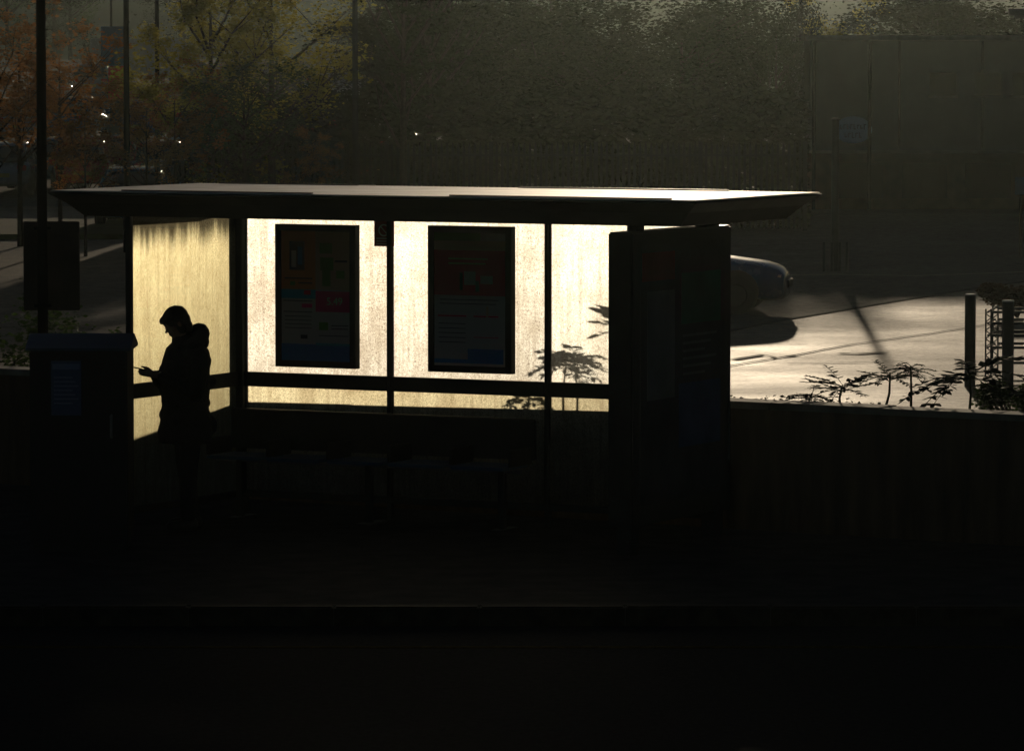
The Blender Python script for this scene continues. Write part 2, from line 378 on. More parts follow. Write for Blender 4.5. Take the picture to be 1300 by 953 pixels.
# panes (solid 8 mm glass, weathered film on the outer face)
fr = [grimy_glass('weathered_glass_%d' % k, t, d, s, 3.1 * k + 1, fwd=(.48, .57, .78, .5)[k]) for k, (t, d, s) in enumerate([
    ((.95, .97, 1), (.2, .16, .13), .8), ((.94, .97, 1), (.24, .2, .18), .7), ((.93, .97, 1), (.3, .26, .24), .6), ((.97, .9, .62), (.5, .42, .22), .8)])]
fr.append(grimy_glass('mossy_low_glass', (.97, .92, .72), (.3, .27, .16), .8, 9))
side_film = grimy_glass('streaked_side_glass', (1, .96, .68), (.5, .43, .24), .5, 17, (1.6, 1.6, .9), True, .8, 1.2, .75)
def pane(xa, xb, ya, yb, z0, z1, film, axis):
    bm = nb(); box(bm, xa, xb, ya, yb, z0, z1)
    for f in bm.faces:
        n_ = f.normal
        if (axis == 'y' and n_.y > .9) or (axis == 'x' and n_.x < -.9): f.material_index = 1
    bm.normal_update()
    for f in bm.faces:
        n_ = f.normal
        f.material_index = 1 if ((axis == 'y' and n_.y > .9) or (axis == 'x' and n_.x < -.9)) else 0
    return obj('glass_pane', bm, [M['clear'], film], sh)
for k, (xa, xb) in enumerate(seg):
    pane(xa, xb, LY - .004, LY + .004, RZ1, 2.284, fr[k], 'y')
    pane(xa, xb, LY - .004, LY + .004, .17, RZ0, fr[4], 'y')
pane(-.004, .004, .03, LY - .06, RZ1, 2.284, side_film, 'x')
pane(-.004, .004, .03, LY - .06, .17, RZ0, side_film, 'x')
# poster cases on the rear glazing
def px_to_back(px):                                      # local x on the rear glazing for a photo column
    lo, hi = -1, 6
    for _ in range(50):
        m_ = (lo + hi) / 2; p = SW(m_, LY - .06)
        if 650 + F * p.x / p.y < px: lo = m_
        else: hi = m_
    return lo
def poster_case(pa, pb, z0, z1, label, rects, texts):
    xa, xb = px_to_back(pa), px_to_back(pb)
    yf = LY - .075
    bm = nb()
    box(bm, xa, xb, yf + .012, LY - .006, z0, z1)
    t_ = .05
    for r_ in ((xa, xa + t_, z0, z1), (xb - t_, xb, z0, z1), (xa + t_, xb - t_, z0, z0 + t_), (xa + t_, xb - t_, z1 - t_, z1)):
        box(bm, r_[0], r_[1], yf, yf + .0115, r_[2], r_[3], .002)
    c = obj('poster_case', bm, M['frame'], sh); c['label'] = label
    W_, H_ = xb - xa - 2 * t_, z1 - z0 - 2 * t_
    bm = nb(); ms = []
    for k, (u0, u1, v0, v1, colr, lay) in enumerate(rects):
        X0, X1 = xa + t_ + u0 * W_, xa + t_ + u1 * W_; Z1, Z0 = z1 - t_ - v0 * H_, z1 - t_ - v1 * H_
        if colr not in ms: ms.append(colr)
        y_ = yf + .0112 - .0012 * lay
        box(bm, X0, X1, y_, y_ + .001, Z0, Z1, mi=ms.index(colr))
    pr = obj('poster', bm, [pm(c_) for c_ in ms], c)
    for s, u, v, size in texts:
        me = text_mesh(s, size); t = obj('lettering', me, M['white'], c)
        t.location = (xa + t_ + u * W_, yf + .0112 - .0065, z1 - t_ - v * H_); t.rotation_euler = (math.pi / 2, 0, 0)
    return c
_pm = {}
def pm(c):
    if c not in _pm: _pm[c] = mat('print_ink', c, .55, 0, .25)
    return _pm[c]
OR, WH, TL, MG, BL, GR, DK, RD, CR = (.75, .36, .13), (.6, .6, .58), (.06, .45, .62), (.8, .04, .25), (.05, .28, .65), (.15, .35, .08), (.08, .09, .1), (.65, .04, .10), (.65, .52, .36)
r1 = [(0, 1, 0, 1, WH, 0), (0, .5, 0, .45, OR, 1), (.5, 1, 0, .45, CR, 1), (0, .5, .45, .52, TL, 1), (.5, 1, .46, .62, MG, 1), (0, 1, .87, 1, BL, 1), (.5, 1, .86, .88, TL, 2),
      (.12, .34, .08, .3, DK, 2), (.15, .22, .15, .28, WH, 3), (.24, .31, .12, .26, BL, 3), (.05, .45, .36, .37, DK, 2), (.13, .2, .39, .42, GR, 2), (.25, .45, .395, .405, DK, 2),
      (.56, .74, .09, .17, GR, 2), (.57, .76, .2, .3, GR, 3), (.6, .72, .3, .42, GR, 4), (.78, .96, .22, .235, DK, 2), (.8, .92, .3, .36, GR, 2),
      (.33, .43, .455, .49, RD, 2), (.3, .45, .56, .59, MG, 1), (.03, .45, .535, .542, DK, 1), (.03, .45, .62, .626, DK, 1), (.28, .38, .8, .83, DK, 1), (.55, .68, .7, .76, GR, 1), (.73, .97, .72, .727, DK, 1), (.73, .97, .745, .752, DK, 1), (.55, .97, .8, .806, DK, 1)]
for k in range(4): r1.append((.05, .44, .655 + k * .03, .66 + k * .03, DK, 1))
r2 = [(0, 1, 0, 1, WH, 0), (0, .65, 0, .06, GR, 1), (0, 1, .06, .13, CR, 1), (0, 1, .13, .47, RD, 1), (.2, .75, .19, .2, CR, 2), (.2, .72, .225, .235, CR, 2), (.42, .58, .29, .39, WH, 2), (.65, .82, .32, .38, WH, 2),
      (.36, .4, .3, .43, DK, 2), (.58, .63, .36, .44, DK, 2), (.08, .9, .5, .505, DK, 1), (.08, .86, .53, .535, DK, 1), (.05, .45, .62, .63, RD, 1), (.55, .9, .62, .63, RD, 1), (.73, .76, .55, .63, CR, 2), (.55, .9, .78, .785, RD, 1), (.47, .97, .87, .98, BL, 1), (0, .47, .95, .98, BL, 1)]
for k in range(5): r2.append((.06, .44, .68 + k * .035, .685 + k * .035, DK, 1))
poster_case(350, 452, 1.115, 2.185, 'poster in four quarters: orange, cream, white and magenta', r1, [('5.49', .78, .54, .08)])
poster_case(544, 650, 1.115, 2.195, 'poster with dark red upper half over a pale lower half', r2, [])
# small maroon notice beside the first mullion
xa, xb = px_to_back(471), px_to_back(496)
bm = nb(); box(bm, xa, xb, LY - .012, LY - .006, 2.03, 2.22)
nt_ = obj('notice', bm, mat('maroon_notice', (.35, .06, .05), .5), sh); nt_['label'] = 'small maroon prohibition notice at the top of the glass'
bm = nb()
cx, cz = (xa + xb) / 2, 2.15
n = 28
for i in range(n):
    a, b = 2 * math.pi * i / n, 2 * math.pi * (i + 1) / n
    poly(bm, [(cx + r_ * math.cos(t), LY - .0145, cz + r_ * math.sin(t)) for r_, t in ((.036, a), (.036, b), (.046, b), (.046, a))])
bar(bm, (cx - .025, LY - .0145, cz + .025), (cx + .025, LY - .0145, cz - .025), .004, 4)
for k in range(3): box(bm, xa + .02, xb - .02, LY - .015, LY - .0122, 2.045 + k * .02, 2.053 + k * .02)
obj('symbol', bm, M['white'], nt_)
# double-sided advertising panel closing the right end
AX0, AX1 = 3.87, 4.06
bm = nb(); box(bm, AX0, AX1, -.02, 1.62, .2, 2.235, .012)
ad = obj('advertising_panel', bm, M['frame'], sh)
for ya in (.18, 1.3):
    bm = nb(); box(bm, AX0 + .05, AX1 - .05, ya, ya + (.09 if ya < 1 else .22), 2.235, 2.285); obj('bracket', bm, M['frame'], ad)
for ya in (.05, 1.45):
    bm = nb(); box(bm, AX0 + .04, AX1 - .04, ya, ya + .12, 0, .2); obj('foot', bm, M['frame'], ad)
bm = nb(); ms = [(.10, .10, .10), (.3, .06, .05), (.05, .2, .12), (.2, .2, .2), (.08, .12, .22)]
def adr(u0, u1, v0, v1, k, lay): box(bm, AX1 + .001 + .001 * lay, AX1 + .0018 + .001 * lay, .1 + u0 * 1.4, .1 + u1 * 1.4, 2.14 - v1 * 1.8, 2.14 - v0 * 1.8, mi=k)
adr(0, 1, 0, 1, 0, 0); adr(.02, .4, .03, .14, 1, 1); adr(.48, .95, .12, .32, 2, 1); adr(.08, .4, .18, .6, 3, 1); adr(.45, .95, .55, .8, 4, 1)
for k in range(6): adr(.5, .9 - .07 * (k % 3), .36 + k * .03, .37 + k * .03, 3, 1)
obj('poster', bm, [mat('faded_print', c_, .6, 0, .05, .3, 3) for c_ in ms], ad)
bm = nb(); box(bm, AX1, AX1 + .014, 1.565, 1.572, .55, 1.25); obj('edge_strip', bm, M['steel'], ad)

# bench inside the shelter
bx0, bx1 = .02, 2.58
be = empty('bench', SW(0, 1.2), SA)
tag(be, 'long dark bench with high back and five blue-edged seats in the shelter', 'bench')
bm = nb(); box(bm, bx0, bx1, .22, .26, .50, .80, .008); obj('backrest', bm, M['frame'], be)
nse = 5; wseat = (bx1 - bx0) / nse
for k in range(nse):
    a = bx0 + k * wseat + .03; b = a + wseat - .07
    bm = nb(); vs_ = box(bm, a, b, -.2, .21, .45, .475, .008); obj('seat', bm, M['blue_edge'], be)
for k in range(nse + 1):
    a = min(bx0 + k * wseat, bx1 - .03)
    bm = nb(); box(bm, a, a + .025, -.15, .2, .475, .6, .006); obj('armrest', bm, M['frame'], be)
for a in (.2, 1.3, 2.4):
    bm = nb(); box(bm, a, a + .05, -.02, .03, 0, .45, .004); box(bm, a - .02, a + .07, -.12, .2, 0, .012); obj('leg', bm, M['frame'], be)
bm = nb(); box(bm, bx0, bx1, -.01, .02, .42, .449); obj('beam', bm, M['steel'], be)

# ------------------------------------------------------------------ person looking at a phone
pp = PD(237, 600, 35.40); pp.z = 0
pe = empty('person', pp, math.atan2(-.42, -.9))          # local +X is the facing direction
tag(pe, 'person in bulky hooded coat and hat, head bowed over a phone in the shelter', 'person')
def cap(bm, p0, p1, r0, r1, n=None, sy=1):
    p0, p1 = Vector(p0), Vector(p1); n = n or max(2, int((p1 - p0).length / (min(r0, r1) * .35)))
    for i in range(n + 1):
        t = i / n; ball(bm, p0.lerp(p1, t), r0 + (r1 - r0) * t, 1, sy, 1, 2)
def remeshed(name, bm, m, parent, voxel, smooth=4):
    o = obj(name, bm, m, parent)
    md = o.modifiers.new('r', 'REMESH'); md.mode = 'VOXEL'; md.voxel_size = voxel; md.use_smooth_shade = True
    s = o.modifiers.new('s', 'SMOOTH'); s.iterations = smooth; s.factor = .5
    mats = list(o.data.materials); evald(o)
    if not o.data.materials: [o.data.materials.append(x) for x in mats]
    o.data.polygons.foreach_set('use_smooth', [True] * len(o.data.polygons))
    return o
bm = nb()
for s in (1, -1):
    fx = .05 if s > 0 else -.06
    cap(bm, (-.01, .09 * s, .86), (.0 + fx * .5, .095 * s, .47), .088, .06)
    cap(bm, (.0 + fx * .5, .095 * s, .47), (fx - .02, .1 * s, .1), .058, .04)
    cap(bm, (fx - .03, .1 * s, .06), (fx + .1, .115 * s, .045), .036, .03)
    sh_ = Vector((-.01, .185 * s, 1.27)); el = Vector((.03, .25 * s, 1.02)); wr = Vector((.235, .07 * s if s > 0 else -.05, 1.135))
    cap(bm, sh_, el, .055, .043); cap(bm, el, wr, .042, .027)
cap(bm, (-.01, 0, .9), (-.02, 0, 1.08), .13, .12, sy=1.25)
cap(bm, (-.02, 0, 1.08), (.0, 0, 1.25), .13, .12, sy=1.4)
cap(bm, (-.005, 0, 1.3), (.05, 0, 1.42), .058, .052)
# head, bowed forward
HC = Vector((.082, 0, 1.515)); tilt = Matrix.Rotation(R(28), 4, 'Y')
def hp(x, y, z): return HC + (tilt @ Vector((x, y, z)))
def hb(x, y, z, r, sx=1, sy=1, sz=1): ball(bm, hp(x, y, z), r, sx, sy, sz, 2, tilt)
hb(-.01, 0, .03, .092, 1.0, .83, .92); hb(.015, 0, -.03, .075, .95, .82, 1.15)
hb(.045, 0, -.085, .032, 1, 1.1, .8)                     # chin
hb(.082, 0, -.012, .012, 1, .9, 2.0); hb(.095, 0, -.028, .012, 1, 1.1, .9)   # nose
hb(.077, 0, .022, .02, .6, 2.2, .5)                      # brow
hb(.078, 0, -.058, .011, .8, 1.9, .5); hb(.076, 0, -.067, .01, .8, 1.7, .5)  # lips
for s in (1, -1):
    hb(.066, .03 * s, .0, .014); hb(.0, .074 * s, -.01, .02, .9, .35, 1.3); hb(.05, .045 * s, -.025, .022)
# hands cupping the phone
for s in (1, -1):
    y0h = .05 * s if s > 0 else -.035
    wr = Vector((.235, .07 * s if s > 0 else -.05, 1.135))
    pc = Vector((.285, y0h, 1.15))
    cap(bm, wr, pc, .024, .026); ball(bm, pc + Vector((.012, 0, 0)), .03, 1.2, .8, .6)
    for k, (dz, ln) in enumerate(((.018, .05), (.007, .058), (-.005, .054), (-.016, .044))):
        b0 = pc + Vector((.025, 0, dz)); k1 = b0 + Vector((ln * .6, -.008 * s, .006)); k2 = k1 + Vector((ln * .35, -.018 * s, .006))
        cap(bm, b0, k1, .0085, .008); cap(bm, k1, k2, .008, .0068)
    t0 = pc + Vector((0, 0, .018)); cap(bm, t0, t0 + Vector((.03, -.01 * s, .028)), .011, .009); cap(bm, t0 + Vector((.03, -.01 * s, .028)), t0 + Vector((.055, -.018 * s, .032)), .009, .0075)
body = remeshed('body', bm, M['skin'], pe, .006, 3)
# hat / cropped hair
bm = nb()
hb(-.015, 0, .035, .101, 1.02, .86, .86); hb(-.05, 0, -.005, .075, .9, 1.05, 1.1); hb(-.055, 0, -.06, .06, .9, 1.1, 1.1); hb(.0, .06, -.04, .035, 1, .5, 1.5); hb(.0, -.06, -.04, .035, 1, .5, 1.5); hb(.05, 0, .055, .06, .95, 1.1, .55); hb(.078, 0, .044, .02, 1.5, 3.0, .5)
remeshed('hat', bm, M['hair'], pe, .008, 2)
# coat: chest, sleeves, skirt
bm = nb()
cap(bm, (.0, 0, 1.24), (.01, 0, 1.08), .17, .185, 6, 1.22)
cap(bm, (.01, 0, 1.08), (.01, 0, .92), .185, .17, 6, 1.15)
cap(bm, (.01, 0, .92), (.005, 0, .72), .168, .205, 7, 1.1)
cap(bm, (-.01, -.1, 1.285), (-.01, .1, 1.285), .105, .105, 5)
ball(bm, (-.06, 0, 1.24), .13, 1, 1.3, 1)
for s in (1, -1):
    sh_ = Vector((-.01, .19 * s, 1.25)); el = Vector((.03, .265 * s, 1.02)); wr = Vector((.215, .08 * s if s > 0 else -.055, 1.125))
    cap(bm, sh_, el, .088, .073); cap(bm, el, wr, .07, .045)
cap(bm, (.01, 0, 1.33), (.035, 0, 1.375), .085, .075)
ball(bm, (.12, .12, .83), .045, 1, 1, 1.4); ball(bm, (.12, -.13, .83), .045, 1, 1, 1.4)
for (x, y, z, r_) in ((-.17, .03, 1.08, .05), (.13, -.05, 1.16, .06), (-.13, 0, .93, .06), (-.13, .05, .76, .09)): ball(bm, (x, y, z), r_)
coat = remeshed('coat', bm, M['coat'], pe, .009, 3)
bm = bmesh.new(); bm.from_mesh(coat.data)
bmesh.ops.bisect_plane(bm, geom=bm.verts[:] + bm.edges[:] + bm.faces[:], plane_co=(0, 0, .64), plane_no=(0, 0, -1), clear_outer=True)
for v in bm.verts:
    nn = noise.noise(v.co * 7) * .012 + noise.noise(v.co * 17) * .006
    v.co += v.normal * nn if v.normal.length else Vector()
bm.to_mesh(coat.data); bm.free()
# hood bunched behind the neck
bm = nb()
ball(bm, (-.1, 0, 1.43), .076, 1.0, 1.5, 1.05); ball(bm, (-.07, .08, 1.40), .06); ball(bm, (-.07, -.08, 1.40), .06); ball(bm, (-.10, 0, 1.37), .075, 1, 1.4, .9)
cap(bm, (-.05, .1, 1.4), (.05, .085, 1.345), .04, .03); cap(bm, (-.05, -.1, 1.4), (.05, -.085, 1.345), .04, .03)
for i in range(46):
    a = random.uniform(-1.2, 1.2); b_ = random.uniform(-.6, 1.4)
    ball(bm, (-.095 - .066 * math.cos(a) * math.cos(b_), .1 * math.sin(a), 1.43 + .07 * math.sin(b_)), .012, sub=1)
remeshed('hood', bm, M['coat'], pe, .008, 2)
bm = nb()
for s in (1, -1):
    fx = .05 if s > 0 else -.06
    cap(bm, (-.01, .09 * s, .88), (fx * .5, .095 * s, .47), .098, .072); cap(bm, (fx * .5, .095 * s, .47), (fx - .02, .1 * s, .11), .072, .058)
cap(bm, (-.01, -.04, .9), (-.01, .04, .9), .12, .12)
remeshed('trousers', bm, M['trouser'], pe, .01, 3)
for s in (1, -1):
    fx = .05 if s > 0 else -.06
    bm = nb(); cap(bm, (fx - .05, .1 * s, .055), (fx + .12, .118 * s, .045), .048, .04); ball(bm, (fx - .02, .1 * s, .1), .052)
    o = remeshed('shoe', bm, M['black'], pe, .008, 3)
    for v in o.data.vertices: v.co.z = max(v.co.z, .001)
ph = empty('phone', (0, 0, 0)); 
bm = nb(); box(bm, -.072, .072, -.036, .036, -.004, .004, .0035); b_ = obj('body', bm, M['phone'], ph)
bm = nb(); box(bm, -.064, .064, -.032, .032, .0041, .0048); obj('screen', bm, M['carglass'], ph)
ph.matrix_world = Matrix.Translation(pp) @ Matrix.Rotation(math.atan2(-.42, -.9), 4, 'Z') @ Matrix.Translation((.355, .004, 1.185)) @ Matrix.Rotation(R(-14), 4, 'Y')
tag(ph, 'small dark phone held in front of the waiting person', 'phone')

# ------------------------------------------------------------------ plants
def mahonia(bm, base, h, n=9, L=.24, seed=0, stems=1, drop=.25, lean=0, lf=.3):
    rnd = random.Random(seed)
    for s in range(stems):
        b = Vector(base) + Vector((rnd.uniform(-.05, .05) * (stems > 1), rnd.uniform(-.04, .04), 0)); hh = h * rnd.uniform(.85, 1)
        t = b + Vector((lean + rnd.uniform(-.05, .05), rnd.uniform(-.04, .04), hh))
        mid = b.lerp(t, .5) + Vector((rnd.uniform(-.02, .02), 0, 0))
        bar(bm, b, mid, .011, 6, .009); bar(bm, mid, t, .009, 6, .006)
        for i in range(n):
            a = 2 * math.pi * i / n + rnd.uniform(-.3, .3); el = rnd.uniform(-.15, .75); ln = L * rnd.uniform(.75, 1.2)
            u = Vector((math.cos(a), math.sin(a), 0)); side = Vector((-math.sin(a), math.cos(a), 0))
            p = t + Vector((0, 0, -rnd.uniform(0, .06))); prev = p
            K = 7
            for k in range(1, K + 1):
                f = k / K; q = p + u * (ln * f) + Vector((0, 0, ln * (math.sin(el) * f - drop * 1.4 * f * f)))
                bar(bm, prev, q, .003, 4); d = (q - prev).normalized()
                if k > 1:
                    for sg in (1, -1) if k < K else (1, -1, 0):
                        l2 = L * lf * (1 - .35 * f) * rnd.uniform(.85, 1.15)
                        dr = (side * sg + d * (.55 if sg else 1.5) + Vector((0, 0, rnd.uniform(-.2, .25)))).normalized()
                        wv = dr.cross(Vector((rnd.uniform(-.4, .4), rnd.uniform(-.4, .4), 1))).normalized() * l2 * .27
                        zz = Vector((0, 0, .003))
                        a0 = bm.verts.new(q); a1 = bm.verts.new(q + dr * l2 * .35 + wv + zz); a2 = bm.verts.new(q + dr * l2); a3 = bm.verts.new(q + dr * l2 * .35 - wv + zz)
                        a4 = bm.verts.new(q + dr * l2 * .7 + wv * .7); a5 = bm.verts.new(q + dr * l2 * .7 - wv * .7)
                        bm.faces.new((a0, a1, a4, a2, a5, a3))
                prev = q
def grow(px, topy, label, n=9, L=.2, stems=1, off=.42, cat='shrub', name='spiky_shrub', lean=0, seed=0, drop=.25, group=None):
    s = wall_s(px); b = WP(s, off, WZ - .075); d = b.y
    h = PD(px, topy, d).z - b.z
    e = empty(name, b)
    rnd_state = seed
    bm = nb(); mahonia(bm, (0, 0, 0), max(.05, h - L * .25), n + 4, L, seed, stems, drop, lean)
    stem_b = nb()
    o = obj('foliage', bm, M['leaf_mahonia'], e)
    bar(stem_b, (0, 0, -.03), (0, 0, .05), .014, 6); obj('stem', stem_b, M['stem'], e)
    tag(e, label, cat, group)
    return e
grow(1068, 474, 'small spiky shrub with flat tiers, left of four thin ones on the sunlit wall', 11, .26, off=.4, seed=3, drop=.1)
grow(1029, 487, 'lowest tufted shrub sprawling on the wall top near the shelter', 9, .2, off=.38, seed=8, drop=.3)
grow(1121, 464, 'slim shrub with thin straight stem, third along the sunlit wall from the shelter', 9, .2, off=.42, seed=5, drop=.15)
grow(1155, 457, 'slim shrub with a small tight crown, fourth along the wall from the shelter', 10, .15, off=.42, seed=11, drop=.3)
grow(1229, 451, 'tall single-stemmed shrub with wide drooping leaves beside the bollard', 13, .42, off=.42, seed=21, drop=.28)
# those behind the glass, seen as shadows on it
def behind(lx, z, label, n, L, stems, seed, lean=0, drop=.3, dist=.62):
    tgt = SW(lx, LY, z)                                   # point of the pane the crown shades
    p = tgt + sd * 0
    # walk from the pane towards the sun until the planting strip is reached
    t = 0
    while (Vector((p.x, p.y, 0)) - WA).dot(wn) < dist and t < 6: t += .01; p = tgt + sd * t
    b = Vector((p.x, p.y, WZ - .075))
    e = empty('spiky_shrub', b); bm = nb(); mahonia(bm, (0, 0, 0), max(.05, p.z - b.z), n, L, seed, stems, drop, lean, .48)
    obj('foliage', bm, M['leaf_mahonia'], e); bm = nb(); bar(bm, (0, 0, -.03), (0, 0, .05), .014, 6); obj('stem', bm, M['stem'], e)
    tag(e, label, 'shrub'); return e
behind(2.78, 1.28, 'twin-stemmed spiky shrub showing through the right hand glass as a palm-like shadow', 13, .23, 2, 31)
behind(3.32, 1.50, 'tall spiky shrub half hidden by the advertising panel, its fronds shading the glass', 12, .38, 1, 37, drop=.12)
behind(2.40, 1.0, 'low arching tuft behind the glass left of the right hand mullion', 9, .2, 1, 41, drop=.5)
behind(2.18, .86, 'ragged low shrub shading the bottom strip of glass', 10, .2, 2, 43, drop=.4)
# creeping ground cover along the bed
bm = nb(); rnd = random.Random(5)
for i in range(5200):
    s = rnd.uniform(-3, wl + 3)
    dens = .5 + .5 * noise.noise((s * 1.1, 0, 0)) + .25 * noise.noise((s * 4, 3, 0))
    if rnd.random() > dens * 1.1: continue
    hgt = max(.01, (.06 + (.05 if s < wl * .75 else 0)) * dens * rnd.random() * 1.3)
    p = Vector((s, rnd.uniform(.27, .6), WZ - .07 + hgt)); sz = rnd.uniform(.01, .022)
    m3 = Matrix.Rotation(rnd.uniform(0, 6.3), 3, 'Z') @ Matrix.Rotation(rnd.uniform(-1.2, 1.2), 3, 'X')
    poly(bm, [p + m3 @ Vector(q) * sz for q in ((-1, 0, 0), (0, .6, 0), (1, 0, 0), (0, -.6, 0))])
gc = obj('ground_cover', bm, M['leaf_mahonia']); gc.matrix_world = bed.matrix_world.copy(); tag(gc, kind='stuff')

def leaves(n, shape, size, seed, flat=False):
    """cloud of leaf-sized faces; shape(rnd) gives a point"""
    rnd = random.Random(seed); V = []; Fc = []
    for i in range(n):
        p = Vector(shape(rnd)); sz = size * rnd.uniform(.6, 1.35)
        m3 = Matrix.Rotation(rnd.uniform(0, 6.3), 3, 'Z') @ Matrix.Rotation(rnd.uniform(-1.5, 1.5), 3, 'X')
        k = len(V)
        V += [p + m3 @ (Vector(q) * sz) for q in ((-1, 0, 0), (0, .55, .1), (1, 0, 0), (0, -.55, .1))]
        Fc.append((k, k + 1, k + 2, k + 3))
    me = bpy.data.meshes.new('crown'); me.from_pydata(V, [], Fc); return me
def bush(px, topy, d, wpx, label, m='leaf_green', n=2500, zb=GZ, seed=1, name='bush', size=.03, group=None):
    c = PD(px, topy, d); h = c.z - zb; rx = wpx / 2 / F * d
    e = empty(name, (c.x, d, zb))
    rr = random.Random(seed); lobes = [(rr.uniform(-.7, .7) * rx, rr.uniform(-.5, .5) * rx, rr.uniform(.45, .8) * h, rr.uniform(.3, .5)) for _ in range(9)]
    def shp(rnd):
        lx, ly_, lz, q = rnd.choice(lobes); u = Vector((rnd.gauss(0, 1), rnd.gauss(0, 1), rnd.gauss(0, 1))).normalized() * rnd.uniform(.5, 1)
        return (lx + u.x * rx * q, ly_ + u.y * rx * q, max(.03, lz + u.z * h * q * .75))
    obj('foliage', leaves(n, shp, size, seed), M[m], e)
    bm = nb()
    for l in lobes: bar(bm, (0, 0, 0), (l[0], l[1], l[2]), .02, 5, .006)
    obj('stem', bm, M['stem'], e)
    tag(e, label, 'bush', group); return e
bush(45, 358, 45, 120, 'dark rounded bush behind the wall at the left edge of the view', seed=2)
bush(122, 404, 43, 95, 'low glossy bush behind the gabled cabinet left of the shelter', seed=4, size=.025)
bush(1290, 482, 38.5, 100, 'low dense bush at the right end of the wall', seed=6, zb=.5, n=3500, size=.018)
M['leaf_brown'] = mat('withered_leaf', (.07, .04, .022), .8, 0, .1, .5, 6, trans=.15)
bush(1292, 358, 78, 105, 'brown straggly bush beyond the steel rack at the right edge', m='leaf_brown', seed=9, n=3500, size=.035)

# ------------------------------------------------------------------ near street furniture
# gabled cabinet at the left
cc = PD(102, 600, 33.9); cb = empty('gabled_cabinet', (cc.x, 33.9, 0), 0)
tag(cb, 'waist-high dark cabinet with pitched lid tinted with sky blue and a notice on its front', 'cabinet')
bm = nb(); box(bm, -.35, .33, 0, .58, .06, 1.40, .01); obj('body', bm, M['black'], cb)
bm = nb(); box(bm, -.33, .31, .03, .55, 0, .0595); obj('plinth', bm, M['frame'], cb)
bm = nb(); prism(bm, [(-.375, -.03, 1.401), (-.375, .61, 1.401), (-.375, .61, 1.42), (-.375, .29, 1.505), (-.375, -.03, 1.42)], (.735, 0, 0)); obj('lid', bm, mat('sky_tinted_lid', (.06, .1, .16), .45, 0, .4, .2, 6), cb)  # lid colour carries the blue of the sky's reflection
bm = nb(); box(bm, -.2, .01, -.006, -.001, .95, 1.33); nn = obj('notice', bm, mat('notice_paper', (.10, .16, .25), .5), cb)
bm = nb(); box(bm, -.19, .0, -.009, -.0065, 1.27, 1.31)
for k in range(7): box(bm, -.18, -.03 + .02 * (k % 3) - .02, -.009, -.0065, 1.21 - k * .03, 1.22 - k * .03)
obj('print_lines', bm, mat('notice_print', (.3, .38, .5), .5), nn)
bm = nb(); bar(bm, (.22, -.03, .8), (.22, -.03, .95), .01); bar(bm, (.22, -.03, .8), (.22, 0, .8), .008); bar(bm, (.22, -.03, .95), (.22, 0, .95), .008); obj('handle', bm, M['steel'], cb)
# street lamps
def street_lamp(px, d, z, dia, H, side, label, board=None, group=None):
    p = PD(px, 200, d); e = empty('street_lamp', (p.x, d, z))
    bm = nb(); bar(bm, (0, 0, 0), (0, 0, H), dia / 2, 16, dia * .36); bar(bm, (0, 0, 0), (0, 0, 1.0), dia * .62, 16); obj('column', bm, M['fence'], e, True)
    bm = nb(); bar(bm, (0, 0, H - .05), (side * 1.2, 0, H + .18), dia * .28, 10); obj('arm', bm, M['fence'], e)
    bm = nb(); vs_ = box(bm, side * 1.2 - .3, side * 1.2 + .3, -.13, .13, H + .1, H + .24, .04); h_ = obj('lamp_head', bm, M['steel'], e)
    bm = nb(); box(bm, side * 1.2 - .24, side * 1.2 + .24, -.1, .1, H + .07, H + .099, .01); obj('lens', bm, M['lens'], h_)
    if board:
        x0_, x1_, z0_, z1_ = board; bm = nb(); box(bm, x0_, x1_, dia * .55, dia * .55 + .02, z0_, z1_, .006)
        b = obj('sign_board', bm, mat('brown_board_back', (.09, .075, .06), .7, 0, .2, .3, 5), e)
        for zc in (z1_ - .06, z0_ + .03):
            bm = nb(); box(bm, -.06, .06, -dia * .5 - .004, dia * .55, zc, zc + .02); obj('clamp', bm, M['fence'], b)
    tag(e, label, 'street lamp', group); return e
street_lamp(53, 37.2, 0, .085, 6.5, 1, 'thick dark lamp column left of the shelter with a brown board clamped on', (-.15, .28, 1.5, 2.18))
street_lamp(161, 103, GZ, .14, 8, -1, 'tall lamp column rising above the left end of the shelter roof')
street_lamp(200, 112, GZ, .12, 8, 1, 'thinner lamp column just right of the tall one behind the shelter roof')
street_lamp(451, 103, GZ, .14, 8, 1, 'dark lamp column between the yellow tree and the pine')
street_lamp(142, 210, GZ, .12, 9, 1, 'faint thin lamp column far beyond the trees at upper left')
lp = PD(1330, 20, 88)
e = empty('street_lamp', (lp.x, 88, GZ)); H = lp.z - GZ
bm = nb(); bar(bm, (0, 0, 0), (0, 0, H), .06, 12, .045); obj('column', bm, M['fence'], e)
bm = nb(); box(bm, -.75, .2, -.16, .16, H, H + .12, .05); hd = obj('lamp_head', bm, M['steel'], e)
bm = nb(); box(bm, -.6, .1, -.12, .12, H - .05, H - .001, .01); obj('lens', bm, M['lens'], hd)
tag(e, 'low lamp with flat bright-topped head at the top right corner', 'street lamp')
# bollards
def bollard(px, topy, d, wpx, label):
    p = PD(px, topy, d); e = empty('bollard', (p.x, d, GZ)); h = p.z - GZ; r_ = wpx / 2 / F * d
    bm = nb(); bar(bm, (0, 0, 0), (0, 0, h - .02), r_, 20); obj('shaft', bm, M['post'], e, False)
    bm = nb(); bar(bm, (0, 0, h - .0195), (0, 0, h), r_ * 1.06, 20, r_ * .96); obj('cap', bm, M['steel'], e)
    tag(e, label, 'bollard', 'steel bollards beside the rack')
bollard(1232, 373, 62, 14, 'round steel bollard standing clear of the rack, the left of two')
bollard(1280, 381, 61, 15, 'darker round bollard in front of the steel rack, the right of two')
